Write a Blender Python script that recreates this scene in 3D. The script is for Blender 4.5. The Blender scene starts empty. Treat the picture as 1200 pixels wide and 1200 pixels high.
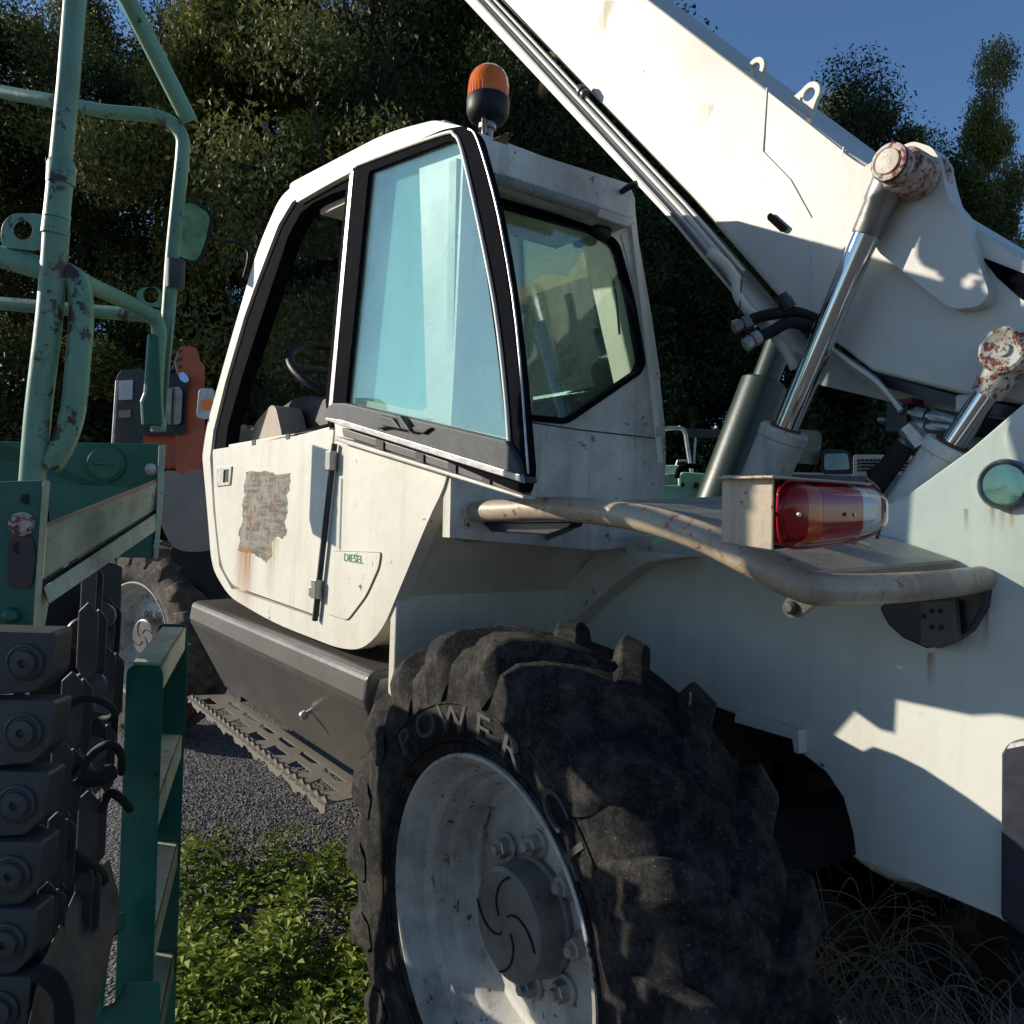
import bpy, bmesh, math, random
from mathutils import Vector, Matrix
from mathutils.geometry import tessellate_polygon
random.seed(7)
sc = bpy.context.scene
COL = sc.collection
# ------------------------------------------------------------------ camera
FPX = 930.0
EYE = Vector((0.0, 0.0, 1.42))
_a = Vector((-78-600, 581-600, FPX)).normalized()
_b = Vector((1875-600, 645-600, FPX)); _b = (_b-_a*_a.dot(_b)).normalized()
_l = -_b
_u = _a.cross(_l)
ROT = Matrix((_a, _l, _u))              # photo axes (right, down, ahead) -> world
cd = bpy.data.cameras.new('camera')
cam = bpy.data.objects.new('camera', cd); COL.objects.link(cam)
cd.sensor_width = 36; cd.lens = 36*FPX/1200; cd.clip_start = .02; cd.clip_end = 500
rt, up, bk = ROT @ Vector((1, 0, 0)), ROT @ Vector((0, -1, 0)), ROT @ Vector((0, 0, -1))
m = Matrix((rt, up, bk)).transposed().to_4x4(); m.translation = EYE
cam.matrix_world = m
sc.camera = cam
# ------------------------------------------------------------------ world, sun, exposure
SUN = Vector((1.15, 1.0, .575)).normalized()
w = bpy.data.worlds.new('World'); sc.world = w; w.use_nodes = True
nt = w.node_tree; nt.nodes.clear()
sky = nt.nodes.new('ShaderNodeTexSky'); sky.sky_type = 'NISHITA'; sky.sun_disc = False
sky.sun_elevation = math.asin(SUN.z); sky.sun_rotation = math.atan2(SUN.x, SUN.y)
sky.air_density = 1.0; sky.dust_density = 0.15; sky.ozone_density = 5.5
bgn = nt.nodes.new('ShaderNodeBackground'); bgn.inputs[1].default_value = .115
wo = nt.nodes.new('ShaderNodeOutputWorld')
nt.links.new(sky.outputs[0], bgn.inputs[0]); nt.links.new(bgn.outputs[0], wo.inputs[0])
sl = bpy.data.lights.new('sun', 'SUN'); sl.energy = 5.0; sl.angle = math.radians(.55); sl.color = (1, .92, .79)
so = bpy.data.objects.new('sun', sl); COL.objects.link(so)
so.rotation_euler = SUN.to_track_quat('Z', 'Y').to_euler()
so.location = SUN*30
sc.view_settings.view_transform = 'Standard'; sc.view_settings.look = 'None'
sc.view_settings.exposure = .25; sc.view_settings.gamma = 1; sc.view_settings.use_curve_mapping = False
sc.render.engine = 'CYCLES'
sc.cycles.transparent_max_bounces = 16

# ------------------------------------------------------------------ measuring helpers: a photo point meets a real plane
def ray(x, y): return ROT @ Vector(((x-600)/FPX, (y-600)/FPX, 1))
def onY(x, y, Y): d = ray(x, y); return EYE+d*(Y/d.y)
def onX(x, y, X): d = ray(x, y); return EYE+d*(X/d.x)
def onZ(x, y, Z): d = ray(x, y); return EYE+d*((Z-EYE.z)/d.z)
def at(x, y, dep): return EYE+ray(x, y)*dep

# ------------------------------------------------------------------ materials
def mat(name): 
    m = bpy.data.materials.new(name); m.use_nodes = True
    n = m.node_tree; return m, n, n.nodes['Principled BSDF']
def L(n, a, b): n.links.new(a, b)
def noise(n, co, scale, detail=4, rough=.6, sc3=None):
    x = n.nodes.new('ShaderNodeTexNoise'); x.inputs['Scale'].default_value = scale
    x.inputs['Detail'].default_value = detail; x.inputs['Roughness'].default_value = rough
    if sc3:
        mp = n.nodes.new('ShaderNodeMapping'); mp.inputs['Scale'].default_value = sc3
        L(n, co, mp.inputs[0]); co = mp.outputs[0]
    L(n, co, x.inputs['Vector']); return x.outputs[0]
def ramp(n, f, a, b, smooth=False):
    x = n.nodes.new('ShaderNodeMapRange'); x.inputs[1].default_value = a; x.inputs[2].default_value = b
    if smooth: x.interpolation_type = 'SMOOTHSTEP'
    L(n, f, x.inputs[0]); return x.outputs[0]
def mixc(n, f, a, b):
    x = n.nodes.new('ShaderNodeMix'); x.data_type = 'RGBA'
    if isinstance(f, (int, float)): x.inputs[0].default_value = f
    else: L(n, f, x.inputs[0])
    for k, v in ((6, a), (7, b)):
        if isinstance(v, tuple): x.inputs[k].default_value = (*v, 1)
        else: L(n, v, x.inputs[k])
    return x.outputs[2]
def mul(n, a, b):
    x = n.nodes.new('ShaderNodeMath'); x.operation = 'MULTIPLY'
    for k, v in ((0, a), (1, b)):
        if isinstance(v, (int, float)): x.inputs[k].default_value = v
        else: L(n, v, x.inputs[k])
    return x.outputs[0]
def bump(n, bs, h, st, dist=.01):
    b = n.nodes.new('ShaderNodeBump'); b.inputs['Strength'].default_value = st; b.inputs['Distance'].default_value = dist
    L(n, h, b.inputs['Height']); L(n, b.outputs[0], bs.inputs['Normal'])
def paint(name, col, dirt=(.25, .2, .13), dirt_amt=.35, rust=(.16, .055, .02), rust_amt=.3, rough=.45, scale=1.0, stain=None, bumpy=.15):
    m, n, bs = mat(name)
    co = n.nodes.new('ShaderNodeTexCoord').outputs['Object']
    tone = noise(n, co, 2.2*scale, 5, .65)
    streak = noise(n, co, 1.0, 5, .7, (16*scale, 16*scale, 1.1*scale))
    speck = noise(n, co, 60*scale, 3, .7)
    big = noise(n, co, 5*scale, 3, .5)
    c = mixc(n, mul(n, ramp(n, tone, .42, .72), dirt_amt), col, stain or dirt)
    c = mixc(n, mul(n, ramp(n, streak, .52, .78), dirt_amt*.8), c, dirt)
    c = mixc(n, mul(n, ramp(n, speck, .62, .70), .5*dirt_amt), c, dirt)
    if rust_amt > 0:
        chips = noise(n, co, 22*scale, 6, .75)
        g = mul(n, ramp(n, chips, .63-.05*rust_amt, .66-.05*rust_amt), ramp(n, big, .60-.10*rust_amt, .64-.10*rust_amt))
        c = mixc(n, g, c, rust)
        halo = mul(n, ramp(n, streak, .5, .8), ramp(n, big, .6-.1*rust_amt, .75))
        c = mixc(n, mul(n, halo, .35*rust_amt), c, (.38, .2, .07))
    L(n, c, bs.inputs['Base Color'])
    r = ramp(n, tone, .2, .8); rr = n.nodes.new('ShaderNodeMapRange'); rr.inputs[3].default_value = rough-.1; rr.inputs[4].default_value = rough+.15
    L(n, r, rr.inputs[0]); L(n, rr.outputs[0], bs.inputs['Roughness'])
    bump(n, bs, noise(n, co, 35*scale, 4, .6), bumpy, .004)
    return m
def plain(name, col, rough=.5, metal=0, var=.3, scale=20, bumpy=.2, spec=.5):
    m, n, bs = mat(name); bs.inputs['Specular IOR Level'].default_value = spec
    co = n.nodes.new('ShaderNodeTexCoord').outputs['Object']
    t = noise(n, co, scale, 5, .65)
    c = mixc(n, ramp(n, t, .3, .7), tuple(v*(1-var) for v in col), tuple(min(1, v*(1+var)) for v in col))
    L(n, c, bs.inputs['Base Color']); bs.inputs['Roughness'].default_value = rough; bs.inputs['Metallic'].default_value = metal
    if bumpy: bump(n, bs, noise(n, co, scale*3, 4, .6), bumpy, .003)
    return m
def glass(name, tint, refl, rough=.01, film=.0, filmcol=(.5, .55, .5), lo=.35, hi=.8):
    m, n, bs = mat(name); n.nodes.remove(bs)
    out = n.nodes['Material Output']
    tr = n.nodes.new('ShaderNodeBsdfTransparent'); tr.inputs[0].default_value = (*tint, 1)
    gl = n.nodes.new('ShaderNodeBsdfGlossy'); gl.inputs['Roughness'].default_value = rough; gl.inputs[0].default_value = (.8, 1, .97, 1)
    fr = n.nodes.new('ShaderNodeFresnel'); ge = n.nodes.new('ShaderNodeNewGeometry'); mr_ = n.nodes.new('ShaderNodeMapRange'); mr_.inputs[3].default_value = 1.5; mr_.inputs[4].default_value = 1/1.5; L(n, ge.outputs['Backfacing'], mr_.inputs[0]); L(n, mr_.outputs[0], fr.inputs[0])
    ad = n.nodes.new('ShaderNodeMath'); ad.operation = 'ADD'; ad.use_clamp = True; ad.inputs[1].default_value = refl; L(n, fr.outputs[0], ad.inputs[0])
    mx = n.nodes.new('ShaderNodeMixShader'); L(n, ad.outputs[0], mx.inputs[0]); L(n, tr.outputs[0], mx.inputs[1]); L(n, gl.outputs[0], mx.inputs[2])
    df = n.nodes.new('ShaderNodeBsdfDiffuse'); df.inputs[0].default_value = (*filmcol, 1)
    co = n.nodes.new('ShaderNodeTexCoord').outputs['Object']
    d = ramp(n, noise(n, co, 6, 6, .65), lo, hi); sp = ramp(n, noise(n, co, 90, 3, .6), .68, .74)
    f2 = mul(n, d, film)
    a2 = n.nodes.new('ShaderNodeMath'); a2.operation = 'ADD'; a2.use_clamp = True; L(n, f2, a2.inputs[0]); L(n, mul(n, sp, film*1.2), a2.inputs[1])
    m2 = n.nodes.new('ShaderNodeMixShader'); L(n, a2.outputs[0], m2.inputs[0]); L(n, mx.outputs[0], m2.inputs[1]); L(n, df.outputs[0], m2.inputs[2])
    L(n, m2.outputs[0], out.inputs[0]); return m
def streakmat(name, col, strength=.8):
    # a run of rust that fades out downwards, on a thin film laid over the paint
    m, n, bs = mat(name)
    tc = n.nodes.new('ShaderNodeTexCoord'); g = n.nodes.new('ShaderNodeSeparateXYZ'); L(n, tc.outputs['UV'], g.inputs[0])
    top = ramp(n, g.outputs[1], .0, .85)
    side = mul(n, ramp(n, g.outputs[0], 0, .3), ramp(n, g.outputs[0], 1, .7))
    nz = ramp(n, noise(n, tc.outputs['Object'], 1, 5, .7, (60, 60, 3)), .35, .65)
    L(n, mul(n, mul(n, mul(n, top, side), nz), strength), bs.inputs['Alpha'])
    bs.inputs['Base Color'].default_value = (*col, 1); bs.inputs['Roughness'].default_value = .8
    return m

M = {}
M['white'] = paint('white_paint', (.69, .66, .57), (.34, .28, .19), .48, rust_amt=.35, rough=.42)
M['white_worn'] = paint('white_worn_paint', (.66, .63, .55), (.20, .17, .13), .8, rust_amt=.8, rough=.5, scale=1.4)
M['boom'] = paint('boom_paint', (.60, .57, .50), (.40, .35, .25), .42, rust_amt=.12, rough=.38, scale=.7)
M['tower'] = paint('tower_paint', (.69, .69, .61), (.36, .34, .24), .38, rust_amt=.08, rough=.45)
M['beige'] = paint('beige_tube_paint', (.45, .36, .26), (.15, .10, .06), .7, rust=(.2, .06, .02), rust_amt=1.2, rough=.42, scale=2.2)
M['grey_metal'] = paint('worn_grey_metal', (.085, .08, .072), (.04, .035, .028), .7, rust_amt=.1, rough=.36, scale=1.2)
M['step'] = paint('step_metal', (.19, .17, .14), (.1, .08, .05), .6, rust_amt=.3, rough=.5, scale=2)
M['black'] = plain('black_plastic', (.012, .012, .014), .5, spec=.3)
M['seal'] = plain('rubber_seal', (.006, .0065, .009), .85, spec=.02)
M['dash'] = plain('dashboard_plastic', (.045, .043, .04), .6)
M['frame'] = plain('dark_frame_plastic', (.05, .054, .058), .6, var=.35, spec=.3)
M['headliner'] = plain('cream_lining', (.42, .38, .30), .8)
M['beigeplastic'] = plain('beige_plastic', (.33, .26, .19), .6, var=.12)
M['void'] = plain('painted_void_shade', (.004, .004, .005), .95, 0, .1, 5, 0, .02)  # matt black that carries the shade inside the boom's openings
M['chrome'] = plain('chrome_rod', (.62, .64, .66), .09, 1, .04, 5, 0)
M['steel'] = plain('dull_steel', (.30, .29, .28), .38, .9, .25)
M['zinc'] = plain('zinc_nut', (.45, .43, .40), .4, .7, .3, 40)
M['rustpin'] = paint('rusty_pin_paint', (.6, .55, .48), (.3, .12, .07), .8, rust=(.20, .035, .018), rust_amt=2.3, rough=.6, scale=3)
M['redrust'] = plain('red_oxide', (.16, .03, .02), .7, 0, .5, 40)
M['rust'] = plain('rust', (.17, .065, .03), .85, 0, .5, 50, .5)
M['black_metal'] = plain('black_metal', (.012, .013, .02), .35, 0, .3, 15)
M['hose'] = plain('rubber_hose', (.014, .014, .014), .7, spec=.25)
M['teal'] = paint('teal_paint', (.010, .115, .078), (.025, .035, .025), .5, rust=(.05, .016, .01), rust_amt=.7, rough=.42, scale=1.6)
M['mint'] = paint('faded_mint_paint', (.165, .32, .21), (.05, .07, .04), .7, rust=(.045, .02, .014), rust_amt=1.3, rough=.42, scale=.9)
M['palegreen'] = paint('chalky_green_paint', (.42, .46, .34), (.07, .08, .05), .75, rust=(.12, .045, .02), rust_amt=.5, rough=.6, scale=1.6)
M['brightmint'] = plain('bright_mint_paint', (.40, .72, .50), .5, 0, .08)
M['darkgreen'] = plain('dark_green_paint', (.020, .038, .029), .4, 0, .2, 8)
M['orange'] = plain('orange_paint', (.50, .10, .03), .5, 0, .2, 4)
M['trackgrey'] = paint('track_steel', (.055, .055, .056), (.022, .02, .017), .9, rust=(.06, .04, .025), rust_amt=1.0, rough=.5, scale=2)
M['mudbrown'] = plain('muddy_steel', (.11, .09, .07), .8, 0, .4, 15, .5)
M['guard'] = plain('mudguard_plastic', (.27, .225, .18), .6, 0, .15, 6)
M['hubcap'] = paint('hub_cap_metal', (.20, .185, .165), (.05, .045, .04), .7, rust=(.10, .04, .02), rust_amt=.6, rough=.4, scale=4)
M['rim'] = paint('rim_paint', (.58, .56, .50), (.15, .125, .095), .85, rust=(.09, .035, .018), rust_amt=1.0, rough=.4, scale=1.7)
M['paper'] = plain('paper', (.55, .56, .58), .7, 0, .1)
M['green_print'] = plain('green_print', (.02, .22, .10), .6, 0, .1, 20, 0)
M['peeled'] = paint('peeled_sticker', (.26, .23, .18), (.12, .10, .07), .9, rust=(.24, .10, .04), rust_amt=1.6, rough=.75, scale=1.6, bumpy=.9)
def peel_mat():
    m, n, bs = mat('peeled_sticker_film')
    co = n.nodes.new('ShaderNodeTexCoord').outputs['Object']
    c = mixc(n, ramp(n, noise(n, co, 1, 6, .7, (8, 8, 90)), .42, .58), (.30, .28, .24), (.13, .115, .09))
    c = mixc(n, mul(n, ramp(n, noise(n, co, 14, 6, .75), .50, .56), .8), c, (.36, .33, .27))
    c = mixc(n, ramp(n, noise(n, co, 11, 7, .8), .56, .62), c, (.23, .095, .04))
    c = mixc(n, mul(n, ramp(n, noise(n, co, 1, 6, .7, (60, 60, 5)), .5, .64), .6), c, (.20, .13, .075))
    L(n, c, bs.inputs['Base Color']); bs.inputs['Roughness'].default_value = .85; bump(n, bs, noise(n, co, 1, 8, .8, (30, 30, 160)), 1.0, .006); return m
M['streak'] = streakmat('rust_run', (.42, .20, .055), .85)
M['streak_dark'] = streakmat('dark_run', (.16, .12, .07), .6)
M['streak_faint'] = streakmat('faint_run', (.45, .33, .14), .55)
M['win'] = glass('opened_window_glass', (.90, .975, .955), .06, .012, .17, (.36, .60, .55), .0, .8)  # cyan film: dust with sky reflection put into its colour
M['cabglass'] = glass('cab_glass', (.80, .93, .86), .03, .01, .10, (.35, .4, .36))
M['dust_sheen_glass'] = glass('dusty_sheen_quarter_glass', (.7, .85, .82), .04, .02, .9, (.30, .56, .54), -.6, .6)  # dust film tinted cyan, the sky's sheen is part of its colour
M['shield'] = glass('windscreen_glass', (.75, .8, .77), .02, .01, .03, (.3, .33, .3))
M['mirror'] = plain('mirror_glass', (.75, .78, .8), .04, 1, .02, 3, 0)
def lens(name, col, rough=.12):
    m, n, bs = mat(name)
    co = n.nodes.new('ShaderNodeTexCoord').outputs['Object']
    t = noise(n, co, 30, 3, .6)
    L(n, mixc(n, ramp(n, t, .3, .7), col, tuple(v*.75 for v in col)), bs.inputs['Base Color'])
    bs.inputs['Roughness'].default_value = rough; bs.inputs['Coat Weight'].default_value = .8; bs.inputs['Coat Roughness'].default_value = .06
    bs.inputs['Transmission Weight'].default_value = .12; bs.inputs['IOR'].default_value = 1.2
    wv = n.nodes.new('ShaderNodeTexWave'); wv.inputs['Scale'].default_value = 60; L(n, co, wv.inputs[0]); bump(n, bs, wv.outputs['Fac'], .25, .002)
    return m
M['lens_red'] = lens('red_lens', (.42, .008, .012)); M['lens_band'] = lens('amber_band_lens', (.62, .09, .008)); M['lens_amber'] = lens('amber_lens', (.95, .20, .008)); M['lens_clear'] = lens('clear_lens', (.62, .60, .57))
def lensclear():
    m, n, bs = mat('smoky_lens_cover'); n.nodes.remove(bs); return m
def rubber():
    m, n, bs = mat('tyre_rubber')
    co = n.nodes.new('ShaderNodeTexCoord').outputs['Object']
    a = noise(n, co, 13, 8, .75); b = noise(n, co, 45, 4, .7)
    c = mixc(n, ramp(n, a, .46, .64), (.008, .008, .009), (.062, .055, .044))
    c = mixc(n, mul(n, ramp(n, b, .5, .72), .55), c, (.085, .075, .06))
    c = mixc(n, mul(n, ramp(n, noise(n, co, 220, 2, .5), .68, .72), .35), c, (.4, .37, .32))
    L(n, c, bs.inputs['Base Color']); bs.inputs['Roughness'].default_value = .8; bs.inputs['Specular IOR Level'].default_value = .22
    bump(n, bs, noise(n, co, 55, 8, .8), .7, .006); return m
M['tyre'] = rubber()
M['lettertyre'] = plain('scuffed_rubber', (.065, .06, .052), .8, 0, .3, 30)
def muddy():
    m, n, bs = mat('muddy_tyre')
    co = n.nodes.new('ShaderNodeTexCoord').outputs['Object']
    L(n, mixc(n, ramp(n, noise(n, co, 8, 6, .7), .4, .6), (.05, .042, .033), (.16, .125, .09)), bs.inputs['Base Color']); bs.inputs['Roughness'].default_value = .9
    bump(n, bs, noise(n, co, 25, 8, .75), .8, .02); return m
M['muddytyre'] = muddy()

# ------------------------------------------------------------------ mesh helpers
def mesh_of(name, vs, fs, m, smooth=None, uvs=None):
    me = bpy.data.meshes.new(name); me.from_pydata([tuple(v) for v in vs], [], fs); me.materials.append(m)
    if uvs:
        u = me.uv_layers.new(name='UVMap')
        for p in me.polygons:
            for li, vi in zip(p.loop_indices, p.vertices): u.data[li].uv = uvs[vi]
    if smooth is not None:
        for p in me.polygons: p.use_smooth = True
        me.set_sharp_from_angle(angle=math.radians(smooth))
    me.update(); return me
def link(name, me, parent=None, mx=None, bevel=0, segs=2):
    o = bpy.data.objects.new(name, me); COL.objects.link(o)
    if parent is not None:
        o.parent = parent
        if parent.type == 'EMPTY': o.location = -parent.location
    if mx is not None:
        o.matrix_local = (Matrix.Translation(o.location) @ mx)
    if bevel:
        b = o.modifiers.new('bevel', 'BEVEL'); b.width = bevel; b.segments = segs; b.limit_method = 'ANGLE'; b.angle_limit = math.radians(35)
        b.use_clamp_overlap = True
    return o
def thing(name, label, cat, loc=(0, 0, 0), group=None):
    o = bpy.data.objects.new(name, None); COL.objects.link(o); o.location = loc; o.empty_display_size = .1
    o['label'] = label; o['category'] = cat
    if group: o['group'] = group
    return o
class MB:
    def __init__(s): s.v = []; s.f = []
    def add(s, vs, fs):
        k = len(s.v); s.v += [Vector(v) for v in vs]; s.f += [tuple(i+k for i in f) for f in fs]; return s
    def prism(s, loop, vec, holes=()):
        loops = [list(map(Vector, loop))]+[list(map(Vector, h)) for h in holes]; vec = Vector(vec)
        flat = [p for l in loops for p in l]; n = len(flat); k = len(s.v)
        nrm = Vector((0, 0, 0)); L0 = loops[0]
        for i in range(len(L0)): nrm += L0[i].cross(L0[(i+1) % len(L0)])
        tri = tessellate_polygon(loops) if (len(holes) or len(L0) > 4) else None
        s.v += flat+[p+vec for p in flat]
        if tri is None:
            s.f += [tuple(k+i for i in range(n)), tuple(k+n+i for i in reversed(range(n)))]
        else:
            for t in tri:
                s.f += [(k+t[0], k+t[1], k+t[2]), (k+n+t[2], k+n+t[1], k+n+t[0])]
        o = 0
        for l in loops:
            c = len(l)
            for i in range(c):
                a, b = k+o+i, k+o+(i+1) % c; s.f.append((a, a+n, b+n, b))
            o += c
        return s
    def box(s, c, sx, sy, sz, rot=None):
        c = Vector(c); vs = []
        for x in (-.5, .5):
            for y in (-.5, .5):
                for z in (-.5, .5):
                    v = Vector((x*sx, y*sy, z*sz)); vs.append((rot @ v if rot else v)+c)
        return s.add(vs, [(0, 1, 3, 2), (4, 6, 7, 5), (0, 4, 5, 1), (2, 3, 7, 6), (0, 2, 6, 4), (1, 5, 7, 3)])
    def tube(s, pts, r, n=14, cap=True):
        pts = [Vector(p) for p in pts]; N = len(pts); rs = r if isinstance(r, (list, tuple)) else [r]*N
        t0 = (pts[1]-pts[0]).normalized(); up = Vector((0, 0, 1)) if abs(t0.z) < .9 else Vector((1, 0, 0))
        nx = (up-t0*up.dot(t0)).normalized(); k = len(s.v)
        for i, p in enumerate(pts):
            t = ((pts[min(i+1, N-1)]-pts[i]).normalized()+(pts[i]-pts[max(i-1, 0)]).normalized()).normalized()
            nx = (nx-t*nx.dot(t)).normalized(); ny = t.cross(nx)
            for j in range(n):
                a = 2*math.pi*j/n; s.v.append(p+(nx*math.cos(a)+ny*math.sin(a))*rs[i])
        for i in range(N-1):
            for j in range(n):
                a = k+i*n+j; b = k+i*n+(j+1) % n; s.f.append((a, b, b+n, a+n))
        if cap: s.f += [tuple(k+j for j in reversed(range(n))), tuple(k+(N-1)*n+j for j in range(n))]
        return s
    def lathe(s, o, ax, prof, n=48, closed=False):
        # prof: (radius, distance along axis)
        o = Vector(o); ax = Vector(ax).normalized(); t = Vector((0, 0, 1)) if abs(ax.z) < .9 else Vector((1, 0, 0))
        e1 = (t-ax*t.dot(ax)).normalized(); e2 = ax.cross(e1); k = len(s.v)
        for r, d in prof:
            for j in range(n):
                a = 2*math.pi*j/n; s.v.append(o+ax*d+(e1*math.cos(a)+e2*math.sin(a))*max(r, 1e-4))
        m_ = len(prof)
        for i in range(m_ if closed else m_-1):
            i2 = (i+1) % m_
            for j in range(n):
                s.f.append((k+i*n+j, k+i*n+(j+1) % n, k+i2*n+(j+1) % n, k+i2*n+j))
        return s
    def out(s, name, m, parent=None, smooth=None, bevel=0, segs=2, **kw):
        me = mesh_of(name, s.v, s.f, m, smooth)
        bm = bmesh.new(); bm.from_mesh(me); bmesh.ops.recalc_face_normals(bm, faces=bm.faces); bm.to_mesh(me); bm.free()
        if smooth is not None: me.set_sharp_from_angle(angle=math.radians(smooth))
        o = link(name, me, parent, bevel=bevel, segs=segs)
        for k, v in kw.items(): o[k] = v
        return o
def fillet(pts, r, n=5):
    out = []; N = len(pts); pts = [Vector(p) for p in pts]; rs = r if isinstance(r, (list, tuple)) else [r]*N
    for i in range(N):
        p, a, b = pts[i], pts[i-1], pts[(i+1) % N]; rr = rs[i]
        if rr <= 0: out.append(p); continue
        u, v = (a-p), (b-p); lu, lv = u.length, v.length; d = min(rr, lu*.48, lv*.48)
        u.normalize(); v.normalize()
        for j in range(n+1):
            t = j/n; out.append((p+u*d)*(1-t)**2+p*2*t*(1-t)+(p+v*d)*t*t)
    return out
def smoothpath(pts, sub=6):
    pts = [Vector(p) for p in pts]; out = []
    for i in range(len(pts)-1):
        p0, p1, p2, p3 = pts[max(i-1, 0)], pts[i], pts[i+1], pts[min(i+2, len(pts)-1)]
        for j in range(sub):
            t = j/sub; out.append(.5*((2*p1)+(p2-p0)*t+(2*p0-5*p1+4*p2-p3)*t*t+(-p0+3*p1-3*p2+p3)*t**3))
    return out+[pts[-1]]
def PY(pts, Y): return [onY(x, y, Y) for x, y in pts]
def PX(pts, X): return [onX(x, y, X) for x, y in pts]
def PD(pts, d=None): return [at(p[0], p[1], p[2] if d is None else d) for p in pts]
def plate(name, loop, vec, m, parent, holes=(), bevel=.003, r=0, **kw):
    if r: loop = fillet(loop, r)
    return MB().prism(loop, vec, holes).out(name, m, parent, bevel=bevel, **kw)
def decal(name, quad, m, parent, **kw):
    # quad: top-left, top-right, bottom-right, bottom-left
    me = mesh_of(name, quad, [(0, 1, 2, 3)], m, uvs=[(0, 1), (1, 1), (1, 0), (0, 0)])
    return link(name, me, parent)
def band(outer, inner): return outer, [inner]
IN = Vector((0, -1, 0))

# ------------------------------------------------------------------ the setting: ground
def ground_mat():
    m, n, bs = mat('gravel_ground')
    co = n.nodes.new('ShaderNodeTexCoord').outputs['Object']
    v = n.nodes.new('ShaderNodeTexVoronoi'); v.inputs['Scale'].default_value = 75; L(n, co, v.inputs[0])
    c = mixc(n, ramp(n, noise(n, co, 3, 5, .7), .35, .7), (.036, .034, .033), (.075, .068, .06))
    hs = n.nodes.new('ShaderNodeSeparateColor'); L(n, v.outputs['Color'], hs.inputs[0])
    c = mixc(n, ramp(n, hs.outputs[0], .1, 1.0), c, (.16, .15, .14))
    L(n, c, bs.inputs['Base Color']); bs.inputs['Roughness'].default_value = .85
    bump(n, bs, ramp(n, v.outputs['Distance'], .9, 0), .9, .012); return m
G = bpy.data.objects.new('ground', mesh_of('ground', [(-60, -80, 0), (90, -80, 0), (90, 60, 0), (-60, 60, 0)], [(0, 1, 2, 3)], ground_mat()))
COL.objects.link(G); G['kind'] = 'structure'

# ================================================================== the telehandler
TB = Vector((2.0, -1.3, 0))
T = thing('telehandler', 'weathered white telehandler with open cab window, orange beacon and raised white boom', 'telehandler', TB)
YS = -.90      # cab side
XR = 1.47      # cab rear face
YF = -1.50     # cab far side
def part(mb, name, m, smooth=None, bevel=0, parent=None, **kw): return mb.out(name, m, parent or T, smooth, bevel, **kw)

# ---- cab side ring
outer = PY([(237,535),(243,600),(248,665),(268,699),(320,730),(397,760),(424,762),(448,739),(470,686),(505,602),(525,562),(534,400),(545,150),(512,143),(457,158),(380,198),(341,219),(327,233),(302,290),(264,420),(242,500)], YS)
outer = fillet(outer, [.02,.3,.08,.1,.2,.15,.08,.12,.2,.1,.1,.1,.02,.1,.3,.3,.06,.06,.2,.3,.1], 4)
hole = PY([(271,690),(366,723),(374,723),(393,505),(389,470),(413,205),(392,209),(362,221),(342,237),(326,264),(299,335),(286,372),(264,448),(250,505),(246,537),(250,600),(257,664)], YS)
qhole = PY([(436,203),(487,184),(491,190),(500,478),(494,482),(412,466),(408,460)], YS)
cab = MB().prism(outer, IN*.035, [hole, qhole]).out('cab_side_frame', M['white'], T, bevel=.003)
# black jamb and seal round the door opening
seal_o = PY([(389,500),(386,470),(412,207),(392,210),(363,222),(343,238),(327,265),(300,336),(265,449),(251,506),(247,538),(300,525)], YS-.012)
seal_i = PY([(384,496),(381,470),(405,222),(392,226),(368,237),(352,250),(338,276),(315,345),(284,440),(267,500),(264,525),(300,519)], YS-.012)
MB().prism(seal_o, IN*.05, [seal_i]).out('door_seal', M['seal'], T, bevel=.002)
# far side wall with its windows
def far_y(z): return -1.37-.19*(2.3-z)/.8
def farp(p, off=0.0): return Vector((p.x, far_y(p.z)+off, p.z))
qh2 = [farp(p) for p in qhole]
hole2 = [farp(p) for p in PY([(384,505),(378,470),(405,222),(368,238),(350,251),(335,275),(290,430),(262,515)], YS)]
MB().prism([farp(p) for p in outer], IN*.02, [hole2, qh2]).out('cab_wall', M['white'], T)
plate('side_glass', [p+Vector((0,-.01,0)) for p in hole2], IN*.004, M['shield'], T, bevel=0)
plate('side_glass', [p+Vector((0,-.01,0)) for p in qh2], IN*.004, M['shield'], T, bevel=0)
bk_o = [p+Vector((0,.012,0)) for p in hole2]; cen = sum(bk_o, Vector())/len(bk_o)
MB().prism([cen+(p-cen)*1.03 for p in bk_o], IN*.01, [[cen+(p-cen)*.9 for p in bk_o]]).out('window_seal', M['seal'], T)
# body under the floor, ends slope up to the rear
low = PY([(240,560),(243,600),(249,665),(269,698),(320,729),(397,758),(424,759),(446,738),(468,686),(503,602),(523,562)], YS)
low = fillet(low, [0,0,.08,.1,.2,.15,.08,.12,.2,.1,0], 4)
MB().prism([p+IN*.036 for p in low], IN*(YS-YF-.04)).out('cab_floor_pan', M['white'], T, bevel=.004)
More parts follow.
